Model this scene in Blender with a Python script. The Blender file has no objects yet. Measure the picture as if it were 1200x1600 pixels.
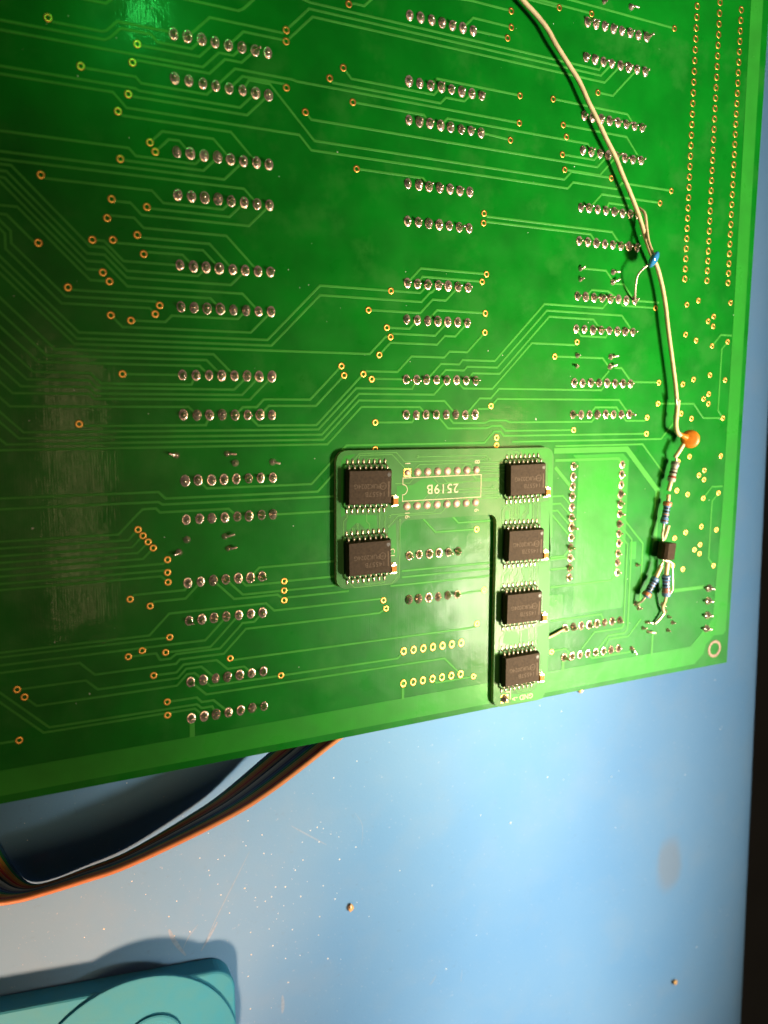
import bpy, bmesh, math, random
from mathutils import Vector, Matrix
from mathutils.geometry import delaunay_2d_cdt
random.seed(7)
PI = math.pi
MM = 0.001
scene = bpy.context.scene
COL = scene.collection

# ---------------------------------------------------------------- camera
cam_d = bpy.data.cameras.new("camera")
cam = bpy.data.objects.new("camera", cam_d)
COL.objects.link(cam)
R3 = Matrix(((0.8983247, 0.0532548, -0.4360924), (0.0063989, 0.9909346, 0.1341925), (0.4392854, -0.1233389, 0.8898403))).transposed()
R3 = R3.transposed()
M4 = R3.to_4x4()
M4.translation = Vector((-35.0475, -65.6924, 159.4895)) * MM
cam.matrix_world = M4
cam_d.sensor_fit = 'VERTICAL'
cam_d.sensor_height = 24.0
cam_d.sensor_width = 18.0
cam_d.lens = 19.183
cam_d.clip_start = 0.005
cam_d.clip_end = 20.0
cam_d.dof.use_dof = True
cam_d.dof.focus_distance = 0.180
cam_d.dof.aperture_fstop = 11.0
scene.camera = cam

# ---------------------------------------------------------------- world and lamps
world = bpy.data.worlds.new("World")
scene.world = world
world.use_nodes = True
bg = world.node_tree.nodes["Background"]
bg.inputs[0].default_value = (1.0, 0.86, 0.72, 1)
bg.inputs[1].default_value = 0.075

def area(name, loc, target, sx, sy, watts, color, roll=0.0):
    d = bpy.data.lights.new(name, 'AREA')
    d.shape = 'RECTANGLE'
    d.size, d.size_y = sx * MM, sy * MM
    d.energy = watts
    d.color = color
    o = bpy.data.objects.new(name, d)
    COL.objects.link(o)
    o.location = Vector(loc) * MM
    z = (Vector(loc) - Vector(target)).normalized()
    y = Vector((0, 1, 0))
    x = y.cross(z).normalized()
    y = z.cross(x)
    o.matrix_world = Matrix.Translation(Vector(loc) * MM) @ Matrix((x, y, z)).transposed().to_4x4()
    return o

def spot(name, loc, target, watts, color, cone, blend, radius, sx=1.0, sy=1.0):
    d = bpy.data.lights.new(name, 'SPOT')
    d.energy = watts
    d.color = color
    d.spot_size = math.radians(cone)
    d.spot_blend = blend
    d.shadow_soft_size = radius * MM
    o = bpy.data.objects.new(name, d)
    COL.objects.link(o)
    z = (Vector(loc) - Vector(target)).normalized()
    x = Vector((0, 1, 0)).cross(z).normalized()
    y = z.cross(x)
    o.matrix_world = Matrix.Translation(Vector(loc) * MM) @ Matrix((x, y, z)).transposed().to_4x4() @ Matrix.Diagonal((sx, sy, 1, 1))
    return o

# warm lamp low at the near left
spot("warm_lamp", (-95, -400, 225), (-34, -206, -25), 20, (1.0, 0.47, 0.24), 20, 0.7, 24, 1.35, 1.0)
# bench lamp, the key light, high beyond the right edge; its beam falls off towards the left of the board
spot("bench_lamp", (433, -265, 500), (119, -128, 0), 71, (1.0, 0.91, 0.74), 10.0, 0.12, 66, 1.0, 4.4)
# strip lamp over the right edge of the bench: the yellow streak reflected in the boards
key = area("strip_lamp", (173, -134, 150), (88, -106, 0), 18, 128, 0.075, (1.0, 0.72, 0.30))
key.data.spread = math.radians(44)
# dim ceiling lamp whose faint brown reflection lies on the left of the board
area("ceiling_lamp", (134, -250, 1600), (134, -250, 0), 19, 560, 5.5, (1.0, 0.70, 0.34))
# unseen green lamp added above the board's far end for its green glint
glint = area("green_glint_lamp", (25.0, 70.9, 160), (-5, 3, 0), 4.6, 12, 0.0020, (0.05, 1.0, 0.15))
glint.data.spread = math.radians(20)

scene.view_settings.view_transform = 'Standard'
scene.view_settings.look = 'None'
scene.view_settings.exposure = 0.0
scene.view_settings.gamma = 1.0
scene.render.engine = 'CYCLES'

# ---------------------------------------------------------------- materials
def mat(name, base, rough=0.5, metal=0.0, spec=0.5, var=0.0, vscale=1.0, bump=0.0, bscale=3.0, coat=0.0, detail=4.0, base2=None):
    m = bpy.data.materials.new(name)
    m.use_nodes = True
    nt = m.node_tree
    b = nt.nodes["Principled BSDF"]
    b.inputs["Roughness"].default_value = rough
    b.inputs["Metallic"].default_value = metal
    b.inputs["Specular IOR Level"].default_value = spec
    b.inputs["Coat Weight"].default_value = coat
    tc = nt.nodes.new("ShaderNodeTexCoord")
    mp = nt.nodes.new("ShaderNodeMapping")
    mp.inputs["Scale"].default_value = (1000, 1000, 1000)
    nt.links.new(tc.outputs["Object"], mp.inputs[0])
    n = nt.nodes.new("ShaderNodeTexNoise")
    n.inputs["Scale"].default_value = vscale
    n.inputs["Detail"].default_value = detail
    nt.links.new(mp.outputs[0], n.inputs["Vector"])
    mx = nt.nodes.new("ShaderNodeMix")
    mx.data_type = 'RGBA'
    c2 = base2 if base2 else tuple(c * (1 - var) for c in base)
    c1 = base if base2 else tuple(min(1, c * (1 + var)) for c in base)
    rp = nt.nodes.new("ShaderNodeMapRange")
    rp.inputs[1].default_value = 0.3
    rp.inputs[2].default_value = 0.7
    nt.links.new(n.outputs[0], rp.inputs[0])
    nt.links.new(rp.outputs[0], mx.inputs[0])
    mx.inputs[6].default_value = (*c1, 1)
    mx.inputs[7].default_value = (*c2, 1)
    nt.links.new(mx.outputs[2], b.inputs["Base Color"])
    if bump > 0:
        n2 = nt.nodes.new("ShaderNodeTexNoise")
        n2.inputs["Scale"].default_value = bscale
        n2.inputs["Detail"].default_value = 3
        nt.links.new(mp.outputs[0], n2.inputs["Vector"])
        bp = nt.nodes.new("ShaderNodeBump")
        bp.inputs["Strength"].default_value = bump
        bp.inputs["Distance"].default_value = 0.0001
        nt.links.new(n2.outputs[0], bp.inputs["Height"])
        nt.links.new(bp.outputs[0], b.inputs["Normal"])
    m["mp"] = mp.name
    return m

def add_weave(m, amount, pitch=0.45, coat=0.019):
    """glass weave under the solder mask: fine ridges along the two board axes, plus a varying gloss"""
    nt = m.node_tree
    b = nt.nodes["Principled BSDF"]
    mp = nt.nodes[m["mp"]]
    hs = []
    b.inputs['Coat Weight'].default_value = coat
    b.inputs['Coat Roughness'].default_value = 0.07
    for axis, s in (('X', 1.0), ('Y', 0.25)):
        w = nt.nodes.new("ShaderNodeTexWave")
        w.bands_direction = axis
        w.inputs["Scale"].default_value = 0.314 / pitch
        w.inputs["Distortion"].default_value = 1.2
        w.inputs["Detail"].default_value = 2
        w.inputs["Detail Scale"].default_value = 1.5
        nt.links.new(mp.outputs[0], w.inputs["Vector"])
        k = nt.nodes.new("ShaderNodeMath"); k.operation = 'MULTIPLY'; k.inputs[1].default_value = s
        nt.links.new(w.outputs[0 if 'Color' != w.outputs[0].name else 1], k.inputs[0])
        hs.append(k)
    mp2 = nt.nodes.new("ShaderNodeMapping")
    mp2.inputs["Scale"].default_value = (1.7, 0.10, 1.0)
    nt.links.new(mp.outputs[0], mp2.inputs[0])
    n = nt.nodes.new("ShaderNodeTexNoise"); n.inputs["Scale"].default_value = 1.0; n.inputs["Detail"].default_value = 4
    nt.links.new(mp2.outputs[0], n.inputs["Vector"])
    nb = nt.nodes.new("ShaderNodeTexNoise"); nb.inputs["Scale"].default_value = 0.22; nb.inputs["Detail"].default_value = 3
    nt.links.new(mp.outputs[0], nb.inputs["Vector"])
    a = nt.nodes.new("ShaderNodeMath"); a.operation = 'ADD'
    nt.links.new(hs[0].outputs[0], a.inputs[0]); nt.links.new(hs[1].outputs[0], a.inputs[1])
    k1 = nt.nodes.new("ShaderNodeMath"); k1.operation = 'MULTIPLY_ADD'; k1.inputs[1].default_value = 5.0
    nt.links.new(n.outputs[0], k1.inputs[0]); nt.links.new(a.outputs[0], k1.inputs[2])
    k2 = nt.nodes.new("ShaderNodeMath"); k2.operation = 'MULTIPLY_ADD'; k2.inputs[1].default_value = 30.0
    nt.links.new(nb.outputs[0], k2.inputs[0]); nt.links.new(k1.outputs[0], k2.inputs[2])
    bp = nt.nodes.new("ShaderNodeBump")
    bp.inputs["Strength"].default_value = amount
    bp.inputs["Distance"].default_value = 0.00006
    nt.links.new(k2.outputs[0], bp.inputs["Height"])
    nt.links.new(bp.outputs[0], b.inputs["Normal"])
    nt.links.new(bp.outputs[0], b.inputs["Coat Normal"])
    n3 = nt.nodes.new("ShaderNodeTexNoise"); n3.inputs["Scale"].default_value = 0.12; n3.inputs["Detail"].default_value = 5
    nt.links.new(mp.outputs[0], n3.inputs["Vector"])
    r = nt.nodes.new("ShaderNodeMapRange")
    r.inputs[1].default_value = 0.3; r.inputs[2].default_value = 0.7
    base = b.inputs["Roughness"].default_value
    r.inputs[3].default_value = base * 0.8; r.inputs[4].default_value = base * 1.3
    nt.links.new(n3.outputs[0], r.inputs[0]); nt.links.new(r.outputs[0], b.inputs["Roughness"])

M_MASK = mat("solder_mask", (0.0012, 0.116, 0.0060), rough=0.33, spec=0.06, var=0.18, vscale=0.10)
add_weave(M_MASK, 0.032)
def add_residue(m, color):
    """dried flux film: pale irregular patches with their own outline"""
    nt = m.node_tree
    b = nt.nodes["Principled BSDF"]
    mp = nt.nodes[m["mp"]]
    src = b.inputs["Base Color"].links[0].from_socket
    n = nt.nodes.new("ShaderNodeTexNoise"); n.inputs["Scale"].default_value = 0.085; n.inputs["Detail"].default_value = 8; n.inputs["Roughness"].default_value = 0.62
    nt.links.new(mp.outputs[0], n.inputs["Vector"])
    r = nt.nodes.new("ShaderNodeMapRange"); r.inputs[1].default_value = 0.53; r.inputs[2].default_value = 0.66; r.inputs[4].default_value = 0.55
    nt.links.new(n.outputs[0], r.inputs[0])
    n2 = nt.nodes.new("ShaderNodeTexNoise"); n2.inputs["Scale"].default_value = 2.6; n2.inputs["Detail"].default_value = 3
    nt.links.new(mp.outputs[0], n2.inputs["Vector"])
    r2 = nt.nodes.new("ShaderNodeMapRange"); r2.inputs[1].default_value = 0.70; r2.inputs[2].default_value = 0.76; r2.inputs[4].default_value = 0.5
    nt.links.new(n2.outputs[0], r2.inputs[0])
    ad = nt.nodes.new("ShaderNodeMath"); ad.operation = 'MAXIMUM'
    nt.links.new(r.outputs[0], ad.inputs[0]); nt.links.new(r2.outputs[0], ad.inputs[1])
    mx = nt.nodes.new("ShaderNodeMix"); mx.data_type = 'RGBA'
    nt.links.new(ad.outputs[0], mx.inputs[0]); nt.links.new(src, mx.inputs[6]); mx.inputs[7].default_value = (*color, 1)
    nt.links.new(mx.outputs[2], b.inputs["Base Color"])
add_residue(M_MASK, (0.016, 0.138, 0.017))
M_TRACE = mat("mask_over_copper_trace", (0.036, 0.225, 0.028), rough=0.36, spec=0.06, var=0.10, vscale=0.2)
M_POUR = mat("mask_over_copper_pour", (0.018, 0.190, 0.018), rough=0.30, spec=0.06, var=0.12, vscale=0.12)
add_weave(M_POUR, 0.032)
M_AMASK = mat("adapter_solder_mask", (0.036, 0.148, 0.034), rough=0.33, spec=0.06, var=0.12, vscale=0.2)
add_weave(M_AMASK, 0.04)
M_ATRACE = mat("adapter_mask_over_trace", (0.075, 0.24, 0.06), rough=0.36, spec=0.06, var=0.08)
M_APOUR = mat("adapter_mask_over_pour", (0.022, 0.19, 0.022), rough=0.32, spec=0.06, var=0.10, vscale=0.3)
M_EDGE = mat("bare_laminate_edge", (0.46, 0.44, 0.18), rough=0.6, var=0.35, vscale=1.5, bump=0.3)
M_GOLD = mat("plated_brass", (0.56, 0.29, 0.07), rough=0.40, metal=1.0, var=0.15, vscale=2.0)
M_BARREL = mat("plated_barrel", (0.26, 0.10, 0.025), rough=0.5, metal=1.0, var=0.3, vscale=3.0)
M_SOLDER = mat("solder", (0.64, 0.50, 0.42), rough=0.24, metal=0.82, var=0.25, vscale=2.2, bump=0.9, bscale=2.2)
M_SOLDER2 = mat("bright_solder", (0.60, 0.52, 0.42), rough=0.3, metal=0.85, var=0.12, vscale=2.2, bump=0.5, bscale=2.5)
M_TIN = mat("tinned_lead", (0.52, 0.45, 0.35), rough=0.3, metal=0.6, var=0.1, vscale=1.2, bump=0.2)
M_CHIP = mat("moulded_plastic", (0.036, 0.024, 0.016), rough=0.50, spec=0.07, var=0.25, vscale=2.0, bump=0.5, bscale=9.0)
M_MARK = mat("laser_marking", (0.088, 0.064, 0.046), rough=0.6, spec=0.1, var=0.25, vscale=4.0)
M_SILK = mat("silkscreen_ink", (0.42, 0.40, 0.26), rough=0.6, var=0.08, vscale=3.0)
M_CERAM = mat("tan_ceramic", (0.34, 0.13, 0.012), rough=0.5, spec=0.1, var=0.12, vscale=3.0)
M_WIRE = mat("cream_insulation", (0.48, 0.38, 0.21), rough=0.42, var=0.13, vscale=0.45, bump=0.4, bscale=1.2)
M_BLUECAP = mat("blue_epoxy", (0.02, 0.15, 0.34), rough=0.12, var=0.06, coat=0.6)
M_ORANGECAP = mat("orange_ceramic_coat", (0.46, 0.145, 0.004), rough=0.45, var=0.08, vscale=1.5, bump=0.3)
M_RGREY = mat("grey_resistor_lacquer", (0.30, 0.29, 0.26), rough=0.25, var=0.05)
M_RBLUE = mat("blue_resistor_lacquer", (0.095, 0.185, 0.37), rough=0.26, spec=0.3, var=0.05)
M_BAND = {k: mat(k + "_band", c, rough=0.25, var=0.05) for k, c in dict(
    black=(0.012, 0.012, 0.014), red=(0.22, 0.04, 0.03), salmon=(0.38, 0.14, 0.07), pink=(0.25, 0.11, 0.10), navy=(0.012, 0.025, 0.05),
    grey=(0.13, 0.13, 0.125), brown=(0.09, 0.03, 0.022)).items()}
WIRE_COL = dict(brown=(0.46, 0.18, 0.065), red=(0.52, 0.05, 0.025), orange=(0.70, 0.24, 0.05), yellow=(0.66, 0.38, 0.07), green=(0.02, 0.23, 0.09),
                blue=(0.03, 0.12, 0.26), violet=(0.09, 0.08, 0.16), grey=(0.33, 0.30, 0.28), white=(0.60, 0.53, 0.46), black=(0.016, 0.015, 0.015))
M_RIB = {k: mat(k + "_cable_insulation", c, rough=0.35, var=0.05, vscale=0.3) for k, c in WIRE_COL.items()}
M_TEAL = mat("teal_plastic", (0.022, 0.190, 0.315), rough=0.55, spec=0.08, var=0.10, vscale=0.35, base2=(0.030, 0.190, 0.285), bump=0.15, bscale=2.0)
M_DUST = mat("white_dust", (0.66, 0.66, 0.62), rough=0.7, var=0.1)
M_SCR = mat("pale_scuff", (0.13, 0.215, 0.335), rough=0.7, var=0.15, vscale=1.0)
M_CRUMB = mat("rosin_crumb", (0.50, 0.28, 0.09), rough=0.35, var=0.25, vscale=1.2)
M_DARK = mat("dark_floor", (0.012, 0.013, 0.015), rough=0.8, var=0.2, vscale=0.02)

# blue bench mat: blotches, faint grime and the brown ring-shaped stain of the photograph
M_MAT = mat("blue_bench_mat", (0.092, 0.208, 0.385), rough=0.6, spec=0.04, var=0.0, vscale=0.035, base2=(0.108, 0.220, 0.382), bump=0.25, bscale=1.6)
def dress_mat():
    nt = M_MAT.node_tree
    b = nt.nodes["Principled BSDF"]
    mp = nt.nodes[M_MAT["mp"]]
    src = b.inputs["Base Color"].links[0].from_socket
    # grime speckle
    v = nt.nodes.new("ShaderNodeTexNoise"); v.inputs["Scale"].default_value = 0.55; v.inputs["Detail"].default_value = 6; v.inputs["Roughness"].default_value = 0.65
    nt.links.new(mp.outputs[0], v.inputs["Vector"])
    r = nt.nodes.new("ShaderNodeMapRange"); r.inputs[1].default_value = 0.62; r.inputs[2].default_value = 0.80; r.inputs[4].default_value = 0.30
    nt.links.new(v.outputs[0], r.inputs[0])
    m1 = nt.nodes.new("ShaderNodeMix"); m1.data_type = 'RGBA'
    nt.links.new(r.outputs[0], m1.inputs[0]); nt.links.new(src, m1.inputs[6]); m1.inputs[7].default_value = (0.08, 0.09, 0.10, 1)
    # pale haze of dust
    v2 = nt.nodes.new("ShaderNodeTexNoise"); v2.inputs["Scale"].default_value = 0.09; v2.inputs["Detail"].default_value = 7
    nt.links.new(mp.outputs[0], v2.inputs["Vector"])
    r2 = nt.nodes.new("ShaderNodeMapRange"); r2.inputs[1].default_value = 0.5; r2.inputs[2].default_value = 0.78; r2.inputs[4].default_value = 0.14
    nt.links.new(v2.outputs[0], r2.inputs[0])
    m2 = nt.nodes.new("ShaderNodeMix"); m2.data_type = 'RGBA'
    nt.links.new(r2.outputs[0], m2.inputs[0]); nt.links.new(m1.outputs[2], m2.inputs[6]); m2.inputs[7].default_value = (0.19, 0.235, 0.28, 1)
    # stain
    mp2 = nt.nodes.new("ShaderNodeMapping")
    mp2.inputs["Location"].default_value = (-161 / 7.0, 216 / 12.0, 0)
    mp2.inputs["Scale"].default_value = (1 / 7.0, 1 / 12.0, 0)
    nt.links.new(mp.outputs[0], mp2.inputs[0])
    ln = nt.nodes.new("ShaderNodeVectorMath"); ln.operation = 'LENGTH'
    nt.links.new(mp2.outputs[0], ln.inputs[0])
    ad = nt.nodes.new("ShaderNodeMath"); ad.operation = 'MULTIPLY_ADD'; ad.inputs[1].default_value = 0.7
    nt.links.new(v2.outputs[0], ad.inputs[0]); nt.links.new(ln.outputs["Value"], ad.inputs[2])
    r3 = nt.nodes.new("ShaderNodeMapRange"); r3.interpolation_type = 'SMOOTHSTEP'
    r3.inputs[1].default_value = 0.80; r3.inputs[2].default_value = 1.35; r3.inputs[3].default_value = 0.36; r3.inputs[4].default_value = 0.0
    nt.links.new(ad.outputs[0], r3.inputs[0])
    m3 = nt.nodes.new("ShaderNodeMix"); m3.data_type = 'RGBA'
    nt.links.new(r3.outputs[0], m3.inputs[0]); nt.links.new(m2.outputs[2], m3.inputs[6]); m3.inputs[7].default_value = (0.175, 0.145, 0.105, 1)
    v4 = nt.nodes.new("ShaderNodeTexNoise"); v4.inputs["Scale"].default_value = 1.5; v4.inputs["Detail"].default_value = 2
    nt.links.new(mp.outputs[0], v4.inputs["Vector"])
    r4 = nt.nodes.new("ShaderNodeMapRange"); r4.inputs[1].default_value = 0.70; r4.inputs[2].default_value = 0.78; r4.inputs[4].default_value = 0.5
    nt.links.new(v4.outputs[0], r4.inputs[0])
    m4 = nt.nodes.new("ShaderNodeMix"); m4.data_type = 'RGBA'
    nt.links.new(r4.outputs[0], m4.inputs[0]); nt.links.new(m3.outputs[2], m4.inputs[6]); m4.inputs[7].default_value = (0.30, 0.36, 0.42, 1)
    nt.links.new(m4.outputs[2], b.inputs["Base Color"])
dress_mat()

# ---------------------------------------------------------------- builders (coordinates in mm: u right, v towards the viewer, h up from the board face)
def W(u, v, h=0.0):
    return Vector((u, -v, h)) * MM

def link(name, me, material, parent=None, smooth=False):
    if material is not None and not me.materials:
        me.materials.append(material)
    if smooth:
        for p in me.polygons:
            p.use_smooth = True
    o = bpy.data.objects.new(name, me)
    COL.objects.link(o)
    if parent:
        o.parent = parent
    return o

def obj(name, bm, material, parent=None, smooth=False, normals=True):
    me = bpy.data.meshes.new(name)
    if normals:
        bmesh.ops.recalc_face_normals(bm, faces=bm.faces)
    bm.to_mesh(me)
    bm.free()
    return link(name, me, material, parent, smooth)

def thing(name, label, cat, at=None, group=None):
    o = bpy.data.objects.new(name, None)
    o.empty_display_size = 0.005
    COL.objects.link(o)
    o["label"] = label
    o["category"] = cat
    if group:
        o["group"] = group
    return o

def tag(o, label=None, cat=None, kind=None, group=None):
    if label: o["label"] = label
    if cat: o["category"] = cat
    if kind: o["kind"] = kind
    if group: o["group"] = group
    return o

def ring(bm, pts):
    return [bm.verts.new(p) for p in pts]

def bridge(bm, a, b):
    n = len(a)
    for i in range(n):
        bm.faces.new((a[i], a[(i + 1) % n], b[(i + 1) % n], b[i]))

def lathe(prof, seg=12, ex=1.0, ey=1.0, cap=True, centre=(0, 0, 0)):
    """surface of revolution about z from (radius, height) pairs, in mm"""
    bm = bmesh.new()
    prev = None
    for r, z in prof:
        if r <= 1e-6:
            v = bm.verts.new(Vector((centre[0], centre[1], centre[2] + z)) * MM)
            if prev:
                for i in range(len(prev)):
                    bm.faces.new((prev[i], prev[(i + 1) % len(prev)], v))
            prev = None
            continue
        cur = ring(bm, [Vector((centre[0] + r * ex * math.cos(2 * PI * i / seg), centre[1] + r * ey * math.sin(2 * PI * i / seg), centre[2] + z)) * MM for i in range(seg)])
        if prev:
            bridge(bm, prev, cur)
        prev = cur
    if prev and cap:
        bm.faces.new(prev)
    return bm

def frames(P):
    T = []
    for i in range(len(P)):
        a = P[max(i - 1, 0)]; b = P[min(i + 1, len(P) - 1)]
        T.append((b - a).normalized())
    n = T[0].orthogonal().normalized()
    out = []
    for t in T:
        n = (n - t * n.dot(t)).normalized()
        out.append((t, n, t.cross(n)))
    return out

def spline(P, k=6):
    P = [Vector(p) for p in P]
    out = []
    for i in range(len(P) - 1):
        p0 = P[max(i - 1, 0)]; p1 = P[i]; p2 = P[i + 1]; p3 = P[min(i + 2, len(P) - 1)]
        for j in range(k):
            t = j / k
            out.append(0.5 * ((2 * p1) + (p2 - p0) * t + (2 * p0 - 5 * p1 + 4 * p2 - p3) * t * t + (3 * p1 - p0 - 3 * p2 + p3) * t ** 3))
    out.append(P[-1])
    return out

def tube(bm, P, r, seg=8, cap=True):
    """tube through world points; r in mm, a number or one per point"""
    F = frames(P)
    prev = None; first = None
    for i, (p, (t, n, b)) in enumerate(zip(P, F)):
        rr = (r[i] if isinstance(r, (list, tuple)) else r) * MM
        cur = ring(bm, [p + (n * math.cos(2 * PI * k / seg) + b * math.sin(2 * PI * k / seg)) * rr for k in range(seg)])
        if prev: bridge(bm, prev, cur)
        else: first = cur
        prev = cur
    if cap:
        bm.faces.new(first); bm.faces.new(prev)

def tube_obj(name, P, r, material, parent=None, seg=10, k=6, smooth=True):
    Q = spline([W(*p) for p in P], k) if k > 1 else [W(*p) for p in P]
    bm = bmesh.new()
    tube(bm, Q, r, seg)
    return obj(name, bm, material, parent, smooth)

def box(bm, u0, u1, v0, v1, h0, h1, bev=0.0, taper=0.0):
    """box in board axes; taper draws the top in"""
    lo = [(u0, v0), (u1, v0), (u1, v1), (u0, v1)]
    hi = [(u0 + taper, v0 + taper), (u1 - taper, v0 + taper), (u1 - taper, v1 - taper), (u0 + taper, v1 - taper)]
    a = ring(bm, [W(x, y, h0) for x, y in lo])
    b = ring(bm, [W(x, y, h1) for x, y in hi])
    bridge(bm, a, b)
    bm.faces.new(a); bm.faces.new(b)
    if bev > 0:
        bmesh.ops.bevel(bm, geom=list({e for v in a + b for e in v.link_edges}), offset=bev * MM, segments=2, affect='EDGES')

def poly_slab(bm, P, h0, h1, inset=0.0):
    top = ring(bm, [W(x, y, h1) for x, y in P])
    bot = ring(bm, [W(x, y, h0) for x, y in P])
    bridge(bm, bot, top)
    bm.faces.new(top); bm.faces.new(bot)
    if len(P) > 4:
        bmesh.ops.triangulate(bm, faces=[f for f in bm.faces if len(f.verts) > 4])

def trace_mesh(P, w, h0, h1):
    """mitred copper track with a rounded top edge"""
    P = [Vector(p) for p in P]
    n = len(P)
    bm = bmesh.new()
    prev = None
    for i in range(n):
        d0 = (P[i] - P[i - 1]).normalized() if i > 0 else None
        d1 = (P[i + 1] - P[i]).normalized() if i < n - 1 else None
        if d0 is None: d = d1; s = 1.0
        elif d1 is None: d = d0; s = 1.0
        else:
            d = (d0 + d1)
            d = d.normalized() if d.length > 1e-4 else d1
            s = 1.0 / max(0.55, abs(d.dot(d1)))
        nn = Vector((-d.y, d.x)) * s
        hw = w / 2
        row = []
        for off, h in ((-hw - .02, h0), (-hw, h0 + (h1 - h0) * .62), (-hw + .085 * min(1, w / .45), h1), (hw - .085 * min(1, w / .45), h1), (hw, h0 + (h1 - h0) * .62), (hw + .02, h0)):
            q = P[i] + nn * off
            row.append(bm.verts.new(W(q.x, q.y, h)))
        if prev:
            for k in range(5):
                bm.faces.new((prev[k], prev[k + 1], row[k + 1], row[k]))
        else:
            bm.faces.new(row)
        prev = row
    bm.faces.new(prev)
    return bm

def board_slab(name, outer, holes, h0, h1, material, parent, seg=12):
    """board with real drilled holes; holes are (u, v, radius)"""
    pts = [Vector(p) for p in outer]
    edges = [(i, (i + 1) % len(outer)) for i in range(len(outer))]
    loops = []
    for (u, v, r) in holes:
        s = len(pts)
        pts += [Vector((u + r * math.cos(2 * PI * k / seg), v + r * math.sin(2 * PI * k / seg))) for k in range(seg)]
        edges += [(s + k, s + (k + 1) % seg) for k in range(seg)]
        loops.append((s, seg))
    vs, es, fs, ov, oe, of = delaunay_2d_cdt(pts, edges, [], 2, 1e-6)
    bm = bmesh.new()
    top = [bm.verts.new(W(v.x, v.y, h1)) for v in vs]
    bot = [bm.verts.new(W(v.x, v.y, h0)) for v in vs]
    m = {}
    for i, src in enumerate(ov):
        for s in src:
            m[s] = i
    for f in fs:
        bm.faces.new([top[i] for i in f])
        bm.faces.new([bot[i] for i in reversed(f)])
    for a, b in edges:
        a, b = m[a], m[b]
        try: bm.faces.new((top[a], top[b], bot[b], bot[a]))
        except ValueError: pass
    return obj(name, bm, material, parent)

def text(name, body, u, v, h, size, rot, material, parent, extrude=0.006, space=1.0, align='CENTER', bold=0.0):
    u += .18 if parent.name.startswith("adapter") else 0
    c = bpy.data.curves.new(name, 'FONT')
    c.body = body
    c.size = size * MM
    c.align_x = align
    c.align_y = 'CENTER'
    c.extrude = extrude * MM
    c.offset = bold * MM
    c.space_character = space
    c.materials.append(material)
    o = bpy.data.objects.new(name, c)
    COL.objects.link(o)
    o.location = W(u, v, h)
    o.rotation_euler = (0, 0, rot)
    # the lettering becomes an ordinary mesh part
    bpy.context.view_layer.update()
    me = bpy.data.meshes.new_from_object(o.evaluated_get(bpy.context.evaluated_depsgraph_get()))
    mw = o.matrix_world.copy()
    bpy.data.objects.remove(o)
    bpy.data.curves.remove(c)
    o = bpy.data.objects.new(name, me)
    COL.objects.link(o)
    o.matrix_world = mw
    o.parent = parent
    return o

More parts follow.
